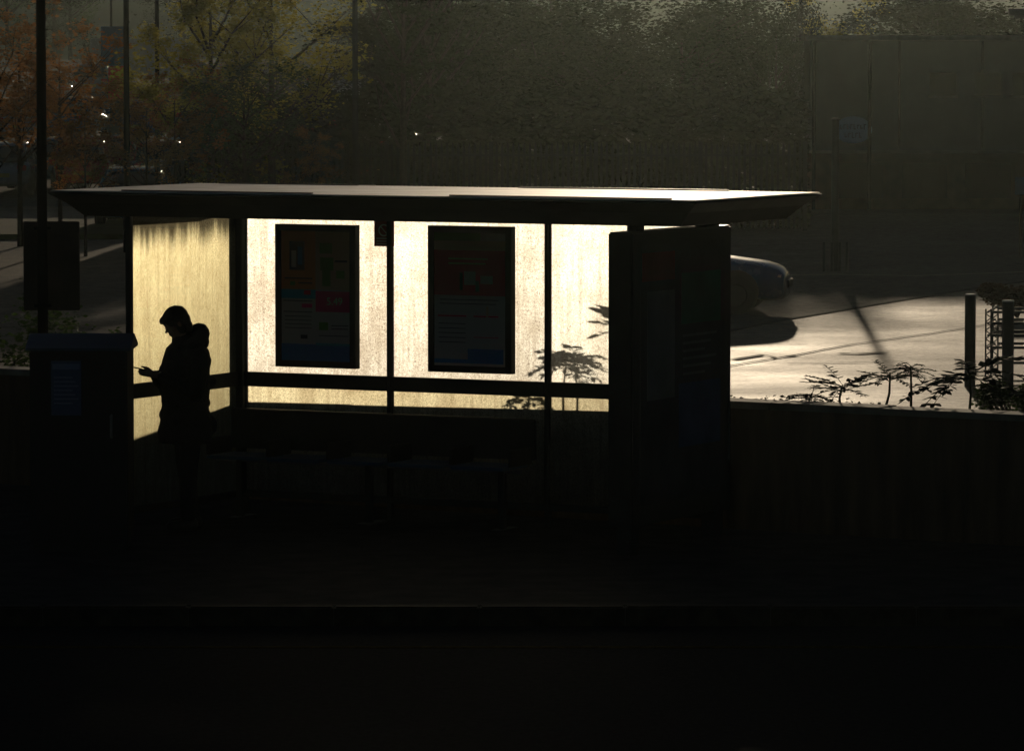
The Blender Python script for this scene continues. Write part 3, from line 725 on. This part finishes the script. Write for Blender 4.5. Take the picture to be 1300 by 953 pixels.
# steel rack (truss-sided frame) behind the bollards
ra = PZ(1243, 470, GZ); e = empty('steel_rack', (ra.x, 64, GZ))
tag(e, 'galvanised rack with lattice posts and shelves of bars beside the bollards', 'rack')
hr = PD(1243, 392, 64).z - GZ
for xx, yy in ((0, 0), (.18, .9), (1.3, 0), (1.3, .9)):
    bm = nb()
    bar(bm, (xx - .03, yy, 0), (xx - .03, yy, hr), .012, 6); bar(bm, (xx + .04, yy, 0), (xx + .04, yy, hr), .012, 6)
    k = 0
    while k * .055 < hr - .06:
        a, b = (-.03, .04) if k % 2 else (.04, -.03); bar(bm, (xx + a, yy, k * .055), (xx + b, yy, (k + 1) * .055), .007, 4); k += 1
    obj('lattice_post', bm, M['post'], e)
for zz in (.16, .36, .52, .68, hr - .06):
    bm = nb()
    box(bm, .05, 1.26, -.02, .02, zz, zz + .035); box(bm, .22, 1.26, .88, .92, zz, zz + .035)
    bar(bm, (0, 0, zz + .02), (.18, .9, zz + .02), .014, 6); bar(bm, (1.3, 0, zz + .02), (1.3, .9, zz + .02), .014, 6)
    if zz in (.36, .68):
        for q in range(7): bar(bm, (.1 + q * .18, 0, zz + .02), (.26 + q * .165, .9, zz + .02), .01, 5)
    obj('shelf', bm, M['post'], e)
# cluster of short posts in the shade, round a column added for its shadow
pq = PZ(1061, 345, GZ); e = empty('shadow_column', (pq.x, pq.y, GZ)); sc_ = F / pq.y
tag(e, 'dark column added to cast a shadow on the tarmac, four short posts round its foot', 'column')
bm = nb(); bar(bm, (0, .25, 0), (0, .25, 2.9), .08, 12, .07); obj('column', bm, M['post'], e)
bm = nb(); ball(bm, (0, .25, 2.92), .085, 1, 1, .5); obj('cap', bm, M['post'], e)
for k, dx in enumerate((-15, -5, 5, 14)):
    bm = nb(); bar(bm, (dx / sc_, 0, 0), (dx / sc_, 0, 38 / sc_), .03, 8); obj('post', bm, M['post'], e)

# ------------------------------------------------------------------ ground details
def strip(name, pts, wdt, z, m, kind='structure'):
    bm = nb(); L_ = []
    for k in range(len(pts)):
        p = PZ(pts[k][0], pts[k][1], GZ); L_.append(Vector((p.x, p.y, 0)))
    a, b = [], []
    for k, p in enumerate(L_):
        d = (L_[min(k + 1, len(L_) - 1)] - L_[max(k - 1, 0)]).normalized(); s = Vector((-d.y, d.x, 0)) * wdt / 2
        a.append(bm.verts.new((p.x + s.x, p.y + s.y, z))); b.append(bm.verts.new((p.x - s.x, p.y - s.y, z)))
    for k in range(len(L_) - 1): bm.faces.new((a[k], a[k + 1], b[k + 1], b[k]))
    return tag(obj(name, bm, m), kind=kind)
strip('tar_seam', [(700, 505), (932, 464), (1000, 453), (1080, 438), (1180, 424), (1300, 405), (1420, 388)], .06, GZ + .012, M['seam'])
strip('tar_seam', [(932, 457), (970, 451), (985, 455), (1010, 452)], .16, GZ + .012, M['seam'])
strip('tar_seam', [(1065, 449), (1090, 450), (1122, 448)], .22, GZ + .012, M['seam'])
strip('tar_seam', [(1000, 462), (1080, 461), (1150, 459)], .08, GZ + .012, M['seam'])
# far road: a darker sheet with a kerb where it begins
ke = [(500, 470), (930, 421), (1005, 406), (1110, 388), (1250, 365), (1500, 332)]
bm = nb(); front = [PZ(x, y, GZ) for x, y in ke]
fa = [bm.verts.new((p.x, p.y + .12, GZ + .008)) for p in front]; fb = [bm.verts.new((p.x * 9, 336, GZ + .008)) for p in front]
for k in range(len(fa) - 1): bm.faces.new((fa[k], fa[k + 1], fb[k + 1], fb[k]))
tag(obj('far_road', bm, M['farroad']), kind='structure')
bm = nb()
for k in range(len(front) - 1):
    a, b = front[k], front[k + 1]; d = (b - a).normalized(); s = Vector((-d.y, d.x, 0))
    prism(bm, [a, b, b + s * .12, a + s * .12], (0, 0, .009))
tag(obj('far_kerb', bm, M['pave']), kind='structure')
strip('lane_line', [(985, 350), (1060, 349), (1160, 351), (1300, 346)], .12, GZ + .014, M['pale'])
bm = nb(); a = [PZ(-150, 304, GZ), PZ(225, 304, GZ), PZ(260, 284, GZ), PZ(-150, 284, GZ)]
prism(bm, a, (0, 0, .12)); tag(obj('grass_verge', bm, M['grass']), kind='structure')

# ------------------------------------------------------------------ trees
def limbs(bm, rnd, base, h, r0, spread, n=7, lean=0):
    tips = []
    top = Vector((lean, 0, h * .8)); bar(bm, base, Vector(base).lerp(top, .45), r0, 8, r0 * .7); bar(bm, Vector(base).lerp(top, .45), top, r0 * .7, 8, r0 * .2)
    for i in range(n):
        a = rnd.uniform(0, 6.28); t = rnd.uniform(.3, .85); s = Vector(base).lerp(top, t)
        e1 = s + Vector((math.cos(a) * spread * .5, math.sin(a) * spread * .5, h * .14)); e2 = e1 + Vector((math.cos(a + .4) * spread * .4, math.sin(a + .4) * spread * .4, h * .12))
        bar(bm, s, e1, r0 * .35, 6, r0 * .2); bar(bm, e1, e2, r0 * .2, 5, r0 * .06); tips += [e1, e2]
        for q in range(2):
            e3 = e1 + Vector((rnd.uniform(-.4, .4) * spread, rnd.uniform(-.4, .4) * spread, rnd.uniform(.05, .2) * h)); bar(bm, e1, e3, r0 * .14, 4, r0 * .04); tips.append(e3)
    tips.append(top); return tips
def tree_proto(kind, seed):
    rnd = random.Random(seed)
    spec = dict(autumn=(5.2, 1.5, 3800, .045, 'leaf_orange', .27), yellow=(6.2, 2.1, 11500, .045, 'leaf_yellow', .36), green=(5.6, 2.0, 8000, .055, 'leaf_green', .5), evergreen=(6.2, 2.4, 19000, .058, 'leaf_dark', .62), pine=(7.0, 1.6, 6500, .06, 'leaf_dark', .33))[kind]
    h, sp, n, ls, mm, cl = spec
    e = empty(dict(autumn='autumn_tree', yellow='yellowing_tree', green='leafy_tree', evergreen='evergreen_tree', pine='pine_tree')[kind])
    bm = nb(); tips = limbs(bm, rnd, (0, 0, 0), h, .11 if kind != 'autumn' else .06, sp, 13 if kind != 'autumn' else 11)
    obj('trunk', bm, M['tree_bark'], e)
    if kind == 'evergreen': tips += [Vector((rnd.uniform(-1, 1) * sp * .8, rnd.uniform(-.6, .6) * sp, rnd.uniform(.5, h * .92))) for _ in range(46)]
    if kind in ('green', 'yellow'): tips += [Vector((rnd.uniform(-1, 1) * sp * .55, rnd.uniform(-.6, .6) * sp, rnd.uniform(.8, h * .9))) for _ in range(12)]
    if kind == 'autumn': tips += [Vector((rnd.uniform(-1, 1) * sp * .5, rnd.uniform(-.6, .6) * sp, rnd.uniform(h * .4, h * .75))) for _ in range(7)]
    wts = [(t, rnd.uniform(.6, 1.3) * cl) for t in tips]
    def shp(r_):
        t, q = r_.choice(wts); u = Vector((r_.gauss(0, .5), r_.gauss(0, .5), r_.gauss(0, .4))) * q
        if kind == 'pine': u.z *= .45; u.x *= 1.5
        return (t.x + u.x, t.y + u.y, max(.05, t.z + u.z))
    obj('crown', leaves(n, shp, ls, seed + 50), M[mm], e)
    return e
protos = {}
def tree(kind, var, px, d, s, rot, label, group=None, zb=None):
    key = (kind, var)
    if key not in protos: o = protos[key] = tree_proto(kind, 100 + 17 * var + len(kind)); first = True
    else: o = copy_tree(protos[key]); 
    d = d + (11 if kind == 'evergreen' and 115 < d < 135 else 0); p = PD(px, 200, d); o.location = (p.x, d, zb if zb is not None else (CZ(d) if d > 132 and p.x < 5 else GZ)); o.scale = (s, s, s) if not isinstance(s, tuple) else s; o.rotation_euler = (0, 0, rot)
    tag(o, label, 'tree', group)
tree('autumn', 0, -5, 101, 1.0, 0, 'orange-brown autumn tree at the far left edge of the photo')
tree('autumn', 1, 25, 106, 1.1, 1, 'orange tree directly left of the thick lamp column')
tree('autumn', 0, 76, 104, .95, 2, 'orange autumn tree just right of the thick lamp column')
tree('autumn', 1, 108, 101, .68, 3, 'small autumn tree above the rear window of the dark parked car')
tree('autumn', 0, 186, 104, .74, 4.2, 'reddish low tree between the two lamp columns')
tree('autumn', 1, 222, 106, .8, 5.4, 'reddish tree in front of the big yellowing tree')
tree('autumn', 0, 394, 108, .5, .7, 'short red-tinged sapling beside the white van')
tree('yellow', 0, 268, 112, 1.05, 0, 'large yellow-green tree, left half of the big crown behind the roof')
tree('yellow', 1, 345, 114, 1.12, 2, 'large yellowing tree with the densest crown, right of the big crown pair')
tree('green', 0, 310, 108, .72, 1, 'dark green bushy tree low under the yellowing crowns')
tree('pine', 0, 512, 112, (1.0, 1, 1.05), .4, 'dark pine with layered branches right of the far lamp column')
tree('pine', 1, 545, 118, 1.1, 1.4, 'second dark pine, merging with the evergreens behind it')
for k, (px, d, s) in enumerate(((505, 124, .95), (570, 120, 1.05), (645, 124, 1.12), (715, 120, 1.05), (790, 125, 1.1), (865, 121, 1.05), (915, 125, .86), (985, 122, .5))):
    tree('evergreen', k % 3, px, d, (s * 1.05, s, .90 + .04 * ((k * 5) % 3)), k * 1.3, ['leftmost dense evergreen', 'second dense evergreen from the pines', 'third evergreen from the left', 'evergreen above the middle of the shelter roof', 'evergreen with a yellowish lit patch', 'sixth evergreen from the left', 'evergreen above the right part of the roof', 'last evergreen beside the brown building'][k] + ' in the dark tree mass behind the fence', 'evergreens behind the fence')
for k, (px, s) in enumerate(((1062, .72), (1160, 1.1), (1225, 1.2), (1290, 1.1))):
    tree('yellow' if k == 0 else 'evergreen', (k + 1) % 3 if k else 1, px, 146, (s * 1.1, s, .97), k * 2.1, ['hazy tree rising behind the left end of the building', 'hazy tree behind the oval sign side of the building', 'hazy tree behind the middle of the building roof', 'hazy tree behind the building at the right edge'][k], 'trees behind the building')
# far tree belt
for k in range(9):
    tree('green' if k % 2 else 'evergreen', 0, [-60, 10, 70, 90, 235, 330, 480, 560, 700][k], [300, 310, 305, 318, 325, 312, 305, 320, 326][k], [1.2, 1.3, 1.5, 1.4, 1.3, 1.5, 1.6, 1.6, 1.6][k], k, ['distant tree past the left edge', 'distant tree above the leftmost autumn tree', 'distant tree right of the lamp column', 'distant faint tree beside the blue and red sign', 'distant tree behind the yellow crown', 'distant tree hidden by the yellowing crowns', 'distant tree behind the pine', 'distant tree beyond the left evergreens', 'distant tree beyond the middle evergreens'][k], 'distant trees across the car park')

# ------------------------------------------------------------------ hedge
hx0, hx1 = PD(232, 270, 117.5).x, PD(1026, 270, 117.5).x
e = empty('hedge', (hx0, 117.5, GZ)); tag(e, 'long dense dark hedge growing close behind the palisade fence', 'hedge')
def hshape(r_):
    x = r_.uniform(0, hx1 - hx0); t = 3.3 + .5 * noise.noise((x * .7, 3, 0)) + .25 * noise.noise((x * 2.5, 8, 0))
    return (x, r_.uniform(-.5, 1.6), t * r_.random())
obj('foliage', leaves(36000, hshape, .11, 77), M['leaf_dark'], e)
bm = nb()
for k in range(30): bar(bm, ((k + .5) * (hx1 - hx0) / 30, .5, 0), ((k + .7) * (hx1 - hx0) / 30, .4, 2), .03, 5, .01)
obj('stem', bm, M['tree_bark'], e)

# ------------------------------------------------------------------ palisade fence
fx0, fx1, fy = PD(225, 270, 115).x, PD(1022, 270, 115).x, 115
fe = empty('palisade_fence', (fx0, fy, GZ)); tag(fe, 'dark steel palisade fence standing before the trees behind the shelter', 'fence')
L_ = fx1 - fx0; nsec = 6; sl_ = L_ / nsec
for k in range(nsec + 1):
    bm = nb(); box(bm, k * sl_ - .05, k * sl_ + .05, 0, .1, 0, 2.1); obj('post', bm, M['fence'], fe)
for k in range(nsec):
    a, b = k * sl_ + .06, (k + 1) * sl_ - .06; bm = nb()
    for zz in (.35, 1.75): box(bm, a, b, .02, .06, zz, zz + .05)
    obj('rails', bm, M['fence'], fe)
    bm = nb(); x = a + .04
    while x < b:
        prism(bm, [(x, -.02, .05), (x + .065, -.02, .05), (x + .065, -.02, 1.95), (x + .032, -.02, 2.1), (x, -.02, 1.95)], (0, .02, 0)); x += .13
    obj('pales', bm, M['fence'], fe)
# small shuttered cabinet in front of the fence, under the far lamp column
p = PD(452, 200, 100); e = empty('louvred_cabinet', (p.x, 100, GZ)); tag(e, 'dark blue-grey louvred cabinet at the foot of the dark lamp column', 'cabinet')
bm = nb(); box(bm, -.4, .4, 0, .4, 0, 1.5, .01); obj('body', bm, M['post'], e)
bm = nb()
for k in range(12): box(bm, -.34, .34, -.02, -.001, .15 + k * .1, .2 + k * .1)
obj('louvres', bm, mat('blue_louvre', (.07, .09, .14), .5), e)

# ------------------------------------------------------------------ brown retail building
p0 = PD(1027, 200, 130); p1 = PD(1420, 200, 130); bw = p1.x - p0.x
e = empty('retail_building', (p0.x, 130, GZ)); tag(e, 'low flat-roofed building with grey upper band, brown base and an oval sign', 'building')
zt = PD(1100, 47, 130).z - GZ; zb = PD(1100, 193, 130).z - GZ
bm = nb(); box(bm, .1, bw, .25, 9, 0, zb, 0); obj('brick_base', bm, M['brick'], e)
bm = nb(); box(bm, 0, bw, 0, 9, zb + .002, zt - .1); up = obj('upper_wall', bm, M['cladding'], e)
bm = nb(); box(bm, -.08, bw + .05, -.08, 9.05, zt - .099, zt + .04, .01); obj('roof_edge', bm, M['pale'], e)
bm = nb(); box(bm, -.04, bw, -.04, -.002, zb - .04, zb + .04); obj('band', bm, M['pale'], e)
for xx in (2.4, 4.6):
    bm = nb(); box(bm, xx - .03, xx + .03, -.03, -.002, zb + .06, zt - .12); obj('cladding_joint', bm, M['fence'], e)
for xx in (.02, 1.5, 6.2):
    bm = nb(); bar(bm, (xx + .1, -.07, 0), (xx + .1, -.07, zt - .12), .05, 8); obj('downpipe', bm, M['fence'], e)
for xx in (3.2, 4.4, 5.4):
    bm = nb(); box(bm, xx, xx + .7, -.012, -.003, zb + 1.5, zb + 2.1); wf = obj('window', bm, M['carglass'], e)
    bm = nb(); box(bm, xx - .05, xx + .75, -.05, -.003, zb + 1.43, zb + 1.497); obj('sill', bm, M['pale'], wf)
for k, xx in enumerate((.8, 2.5, 4.2)):
    bm = nb(); box(bm, xx, xx + 1.2, .2, .249, .3, zb - .3); w_ = obj('shutter', bm, M['fence'], e)
bm = nb(); bmesh.ops.create_cone(bm, cap_ends=True, segments=40, radius1=.5, radius2=.5, depth=.06, matrix=Matrix.Rotation(math.pi / 2, 4, 'X') @ Matrix.Diagonal((1, .72, 1, 1)))
sg = obj('oval_sign', bm, mat('pale_blue_sign', (.5, .68, .8), .4), e); sp = PD(1083, 165, 130); sg.location = (sp.x - p0.x, -.05, sp.z - GZ)
rnd = random.Random(3); sgp = mat('sign_print', (.1, .16, .22), .5)
for row, (zz, n_, wd_) in enumerate(((.08, 8, .075), (-.14, 5, .08))):
    bm = nb()
    for k in range(n_):
        x = (k - (n_ - 1) / 2) * (wd_ + .015); hgt = rnd.uniform(.1, .15)
        box(bm, x - wd_ / 2, x - wd_ / 2 + .022, -.036, -.0305, zz - hgt / 2, zz + hgt / 2)
        if k % 2: box(bm, x - wd_ / 2 + .022, x + wd_ / 2 - .01, -.036, -.0305, zz + hgt / 2 - .025, zz + hgt / 2)
        else: box(bm, x - wd_ / 2 + .022, x + wd_ / 2 - .01, -.036, -.0305, zz - hgt / 2, zz - hgt / 2 + .025)
    obj('worn_lettering', bm, sgp, sg)
sp = PD(1296, 236, 100); e = empty('small_sign', (sp.x, 100, GZ)); tag(e, 'small blue roadside sign at the right edge below the building', 'sign')
bm = nb(); bar(bm, (0, 0, 0), (0, 0, sp.z - GZ), .03); obj('pole', bm, M['fence'], e)
bm = nb(); box(bm, -.12, .2, -.05, -.031, sp.z - GZ - .18, sp.z - GZ + .18, .01); obj('plate', bm, mat('blue_plate', (.05, .16, .3), .5), e)

# ------------------------------------------------------------------ vehicles
def loft(bm, secs, mi=0):
    rows = [[bm.verts.new(p) for p in s] for s in secs]; n = len(rows[0])
    for a, b in zip(rows, rows[1:]):
        for i in range(n): bm.faces.new((a[i], a[(i + 1) % n], b[(i + 1) % n], b[i]))
    bm.faces.new(rows[0]); bm.faces.new(rows[-1][::-1])
    bmesh.ops.recalc_face_normals(bm, faces=bm.faces)
def make_car(pm_):
    e = empty('parked_car')
    st = [(-2.08, .42, .62, .62), (-2.04, .30, .80, .74), (-1.85, .24, .93, .82), (-1.3, .22, .96, .86), (-.5, .2, .95, .87), (.3, .2, .94, .87), (.85, .2, .93, .86), (1.3, .22, .86, .84), (1.7, .2, .82, .82), (1.95, .2, .75, .76), (2.08, .26, .63, .64)]
    secs = []
    for x, z0, z1, wv in st:
        h = z1 - z0
        half = [(0, z0), (wv * .85, z0), (wv * .97, z0 + h * .18), (wv, z0 + h * .5), (wv * .98, z0 + h * .78), (wv * .88, z1 - h * .04), (wv * .5, z1 + .015), (0, z1 + .025)]
        secs.append([(x, y, z) for y, z in half] + [(x, -y, z) for y, z in half[-2:0:-1]])
    bm = nb(); loft(bm, secs); b = obj('body', bm, pm_, e, True)
    md = b.modifiers.new('s', 'SUBSURF'); md.levels = md.render_levels = 2; mm_ = list(b.data.materials); evald(b); b.data.polygons.foreach_set('use_smooth', [True] * len(b.data.polygons))
    bm = nb()
    cab = [(-1.95, .9, .98, .72), (-1.72, .9, 1.22, .68), (-1.3, .9, 1.40, .64), (-.5, .9, 1.44, .64), (.1, .9, 1.42, .64), (.45, .9, 1.28, .66), (.8, .9, 1.08, .7), (1.08, .89, .95, .72)]
    secs = []
    for x, z0, z1, wv in cab:
        half = [(0, z0), (.78, z0), (.78 + (wv - .78) * .8, z0 + (z1 - z0) * .8), (wv * .86, z1 - .005), (0, z1 + .012)]
        secs.append([(x, y, z) for y, z in half] + [(x, -y, z) for y, z in half[-2:0:-1]])
    loft(bm, secs); g = obj('windows', bm, M['carglass'], e, True)
    md = g.modifiers.new('s', 'SUBSURF'); md.levels = md.render_levels = 1; evald(g); g.data.polygons.foreach_set('use_smooth', [True] * len(g.data.polygons))
    bm = nb(); secs = []
    for x, z1, wv in ((-1.42, 1.375, .58), (-1.25, 1.412, .62), (-.5, 1.456, .63), (.08, 1.432, .62), (.24, 1.37, .6)):
        half = [(0, z1 - .03), (wv, z1 - .045), (wv, z1 - .01), (wv * .8, z1 + .006), (0, z1 + .016)]
        secs.append([(x, y, z) for y, z in half] + [(x, -y, z) for y, z in half[-2:0:-1]])
    loft(bm, secs); obj('roof', bm, pm_, e, True)
    for s in (1, -1):
        for pa in (((.24, .6 * s, 1.37), (1.0, .74 * s, .94)), ((-.45, .66 * s, 1.42), (-.42, .8 * s, .93)), ((-1.4, .6 * s, 1.37), (-1.9, .76 * s, .93))):
            bm = nb(); bar(bm, pa[0], pa[1], .03, 6); obj('pillar', bm, pm_, e)
        bm = nb(); ball(bm, (.78, .93 * s, .99), .09, .8, 1, .7); obj('mirror', bm, pm_, e, True)
        bm = nb(); ball(bm, (1.93, .56 * s, .6), .13, .7, 1.3, .6); obj('headlight', bm, M['lens'], e, True)
        bm = nb(); box(bm, -2.07, -1.93, .6 * s - .13, .6 * s + .13, .68, .84, .02); obj('taillight', bm, M['red_lens'], e)
        for xx in (1.28, -1.28):
            wh = None
            bm = nb(); bmesh.ops.create_cone(bm, cap_ends=True, segments=28, radius1=.36, radius2=.36, depth=.04, matrix=Matrix.Translation((xx, .845 * s, .36)) @ Matrix.Rotation(math.pi / 2, 4, 'X')); obj('wheel_arch', bm, M['black'], e)
            bm = nb(); bmesh.ops.create_cone(bm, cap_ends=True, segments=28, radius1=.31, radius2=.31, depth=.2, matrix=Matrix.Translation((xx, .78 * s, .31)) @ Matrix.Rotation(math.pi / 2, 4, 'X'))
            wh = obj('wheel', bm, M['rubber'], e)
            bm = nb(); bmesh.ops.create_cone(bm, cap_ends=True, segments=20, radius1=.19, radius2=.17, depth=.03, matrix=Matrix.Translation((xx, .885 * s, .31)) @ Matrix.Rotation(math.pi / 2, 4, 'X')); obj('rim', bm, M['black'], wh)
    for s in (1, -1):  # polished rails and strips added to catch sun glints on the cars
        bm = nb(); bar(bm, (-1.35, .56 * s, 1.46), (.05, .56 * s, 1.475), .014, 6); obj('glint_rail', bm, M['chrome'], e)
        bm = nb(); bar(bm, (-1.95, .80 * s, .965), (.95, .83 * s, .965), .012, 6); obj('glint_strip', bm, M['chrome'], e)
    bm = nb(); box(bm, 2.03, 2.10, -.35, .35, .42, .54, .01); obj('grille', bm, M['black'], e)
    bm = nb(); box(bm, -2.11, -2.06, -.26, .26, .5, .61, .004); obj('number_plate', bm, mat('plate', (.5, .4, .1), .5), e)
    return e
car_blue = paint('dark_blue_paint', (.03, .10, .24)); car_slate = paint('slate_blue_paint', (.05, .13, .24)); car_silver = paint('silver_paint', (.35, .36, .37)); car_white = paint('white_paint', (.7, .7, .7)); car_red = paint('red_paint', (.4, .04, .04)); car_dark = paint('charcoal_paint', (.04, .04, .045))
paints = [car_blue, car_slate, car_silver, car_white, car_red, car_dark]
base = make_car(car_blue)
def place_car(o, x, y, rz, label, pm_=None, group=None):
    o.location = (x, y, (CZ(y) if y > 132 and x < 5 else GZ) + .001); o.rotation_euler = (0, 0, rz)
    tag(o, label, 'car', group)
    if pm_:
        for c in children(o):
            if c.name.split('.')[0] in ('body', 'roof', 'pillar', 'mirror'):
                c.material_slots[0].link = 'OBJECT'; c.material_slots[0].material = pm_
# the car nosing out from behind the advertising panel; wheel contact near (961,399)
d_car = PZ(961, 399, GZ).y
ca = R(-8)
wheel = Vector((1.28 * math.cos(ca) + .78 * math.sin(ca), 1.28 * math.sin(ca) - .78 * math.cos(ca), 0))
wp = PZ(935, 399, GZ)
place_car(base, wp.x - wheel.x, wp.y - wheel.y, ca, 'dark blue car pulling out to the right from behind the advertising panel')
def car_at(px, d, rz, label, pm_, group=None):
    o = copy_tree(base); p = PD(px, 230, d); place_car(o, p.x, d, rz, label, pm_, group)
car_at(176, 118, R(88), 'dark car seen from behind just above the left end of the shelter roof', car_slate)
car_at(232, 125, R(75), 'second dark car right of the one above the shelter roof, by the fence end', car_dark)
descr = ['silver car glinting behind the autumn trees at far left', 'white car behind the thick lamp column', 'dark car roof glinting left of the blue and red totem', 'blue car in the row below the blue and red totem', 'silver car behind the reddish low tree', 'charcoal car beyond the dark car pair', 'red car under the yellowing crown', 'white car low behind the big yellow tree', 'slate car left of the white van', 'silver car in front of the white van', 'dark car right of the white van', 'blue car behind the far lamp column', 'silver car in the second row at far left', 'white car in the second row near the totem', 'dark car in the second row between lamp columns', 'silver car in the second row under the yellow crown', 'red car in the second row by the van', 'white car in the far row at left', 'silver car in the far row beyond the lamp columns', 'dark car in the far row beside the white van']
spots = [(10, 138), (60, 141), (105, 139), (148, 142), (196, 139), (240, 142), (290, 140), (345, 142), (392, 140), (432, 142), (474, 140), (505, 142), (30, 168), (98, 170), (172, 168), (250, 172), (404, 166), (70, 196), (120, 205), (474, 196)]
for k, ((px, d), ds) in enumerate(zip(spots, descr)):
    car_at(px, d, R([90, 84, 95, 60, 100, 88][k % 6]), ds, paints[(k * 5 + 2) % 6] if 'red' not in ds else car_red, 'cars parked in the car park beyond the fence')
# white vans and box lorry
def make_van(name, L1, W1, H1, body_m, cab_m, box_body):
    e = empty(name)
    if box_body:
        bm = nb(); box(bm, -L1 / 2, L1 / 2 - 1.9, -W1 / 2, W1 / 2, .75, H1, .03); obj('cargo_box', bm, body_m, e)
        bm = nb(); prism(bm, [(L1 / 2 - 1.85, -W1 * .46, .45), (L1 / 2, -W1 * .46, .45), (L1 / 2, -W1 * .46, 1.4), (L1 / 2 - .35, -W1 * .46, 2.35), (L1 / 2 - 1.85, -W1 * .46, 2.5)], (0, W1 * .92, 0)); obj('cab', bm, cab_m, e)
        wsx = L1 / 2
        bm = nb(); box(bm, -L1 / 2, L1 / 2 - 1.9, -.5, .5, .5, .748); obj('chassis', bm, M['black'], e)
    else:
        bm = nb(); prism(bm, [(-L1 / 2, -W1 / 2, .3), (L1 / 2, -W1 / 2, .3), (L1 / 2, -W1 / 2, .9), (L1 / 2 - .8, -W1 / 2, 1.25), (L1 / 2 - 1.5, -W1 / 2, H1), (-L1 / 2, -W1 / 2, H1)], (0, W1, 0))
        bmesh.ops.bevel(bm, geom=bm.edges[:], offset=.06, segments=2, affect='EDGES'); obj('body', bm, body_m, e)
        wsx = L1 / 2
    bm = nb()
    if box_body: prism(bm, [(wsx + .002, -W1 * .4, 1.42), (wsx - .34, -W1 * .4, 2.3), (wsx - .3, -W1 * .4, 2.3), (wsx + .04, -W1 * .4, 1.42)], (0, W1 * .8, 0))
    else: prism(bm, [(wsx - .78, -W1 * .42, 1.29), (wsx - 1.44, -W1 * .42, H1 - .06), (wsx - 1.41, -W1 * .42, H1 - .06), (wsx - .75, -W1 * .42, 1.29)], (0, W1 * .84, 0))
    obj('windscreen', bm, M['carglass'], e)
    for s in (1, -1):
        for xx in (L1 / 2 - .9, -L1 / 2 + .9):
            bm = nb(); bmesh.ops.create_cone(bm, cap_ends=True, segments=22, radius1=.36, radius2=.36, depth=.24, matrix=Matrix.Translation((xx, (W1 / 2 - .1) * s, .36)) @ Matrix.Rotation(math.pi / 2, 4, 'X')); obj('wheel', bm, M['rubber'], e)
        bm = nb(); box(bm, L1 / 2 - .02, L1 / 2 + .03, W1 * .36 * s - .12, W1 * .36 * s + .12, .6, .8, .01); obj('headlight', bm, M['lens'], e)
        bm = nb(); box(bm, -L1 / 2 - .03, -L1 / 2 + .01, W1 * .42 * s - .07, W1 * .42 * s + .07, .8, 1.1, .01); obj('taillight', bm, M['red_lens'], e)
    return e
v = make_van('parked_van', 5.2, 2.0, 2.4, car_white, car_white, False)
p = PD(432, 120, 165); v.scale = (1, 1, .98); v.location = (p.x, 172, CZ(172)); v.rotation_euler = (0, 0, R(84)); tag(v, 'white van seen from behind between the yellowing tree and the pine', 'van')
v2 = copy_tree(v); p = PD(413, 80, 205); v2.location = (p.x, 205, CZ(205)); v2.scale = (1, 1, .85); v2.rotation_euler = (0, 0, R(95)); tag(v2, 'taller pale van parked farther off above the white van', 'van')
v3 = copy_tree(v); p = PD(192, 80, 222); v3.location = (p.x, 222, CZ(222)); v3.scale = (1, 1, .85); v3.rotation_euler = (0, 0, R(30)); tag(v3, 'pale van far off between the two lamp columns', 'van')
p = PD(143, 80, 150); e = empty('totem_sign', (p.x, 150, CZ(150))); tag(e, 'tall blue-grey totem sign with a red lower panel beyond the autumn trees', 'sign')
zt_, zm_, zr_ = [PD(143, y_, 150).z - CZ(150) for y_ in (34, 84, 126)]
bm = nb(); box(bm, -.36, .36, 0, .25, zm_, zt_, .01); obj('blue_panel', bm, paint('totem_blue', (.10, .24, .42)), e)
bm = nb(); box(bm, -.14, .36, .01, .24, zr_, zm_ - .003, .01); obj('red_panel', bm, paint('totem_red', (.75, .05, .08)), e)
bm = nb(); box(bm, -.1, .3, .05, .2, 0, zr_ - .003); obj('support', bm, M['post'], e)

# ------------------------------------------------------------------ air
bm = nb(); box(bm, -460, 460, -75, 680, GZ - 1.2, 30)
hz = obj('haze', bm, bpy.data.materials.new('haze_air')); tag(hz, kind='stuff')
m = hz.data.materials[0]; m.use_nodes = True; n = m.node_tree; n.nodes.clear()
o = n.nodes.new('ShaderNodeOutputMaterial'); pv = n.nodes.new('ShaderNodeVolumePrincipled')
pv.inputs['Color'].default_value = (.84, 1, .92, 1); pv.inputs['Density'].default_value = .000066; pv.inputs['Anisotropy'].default_value = .92
n.links.new(pv.outputs[0], o.inputs['Volume'])
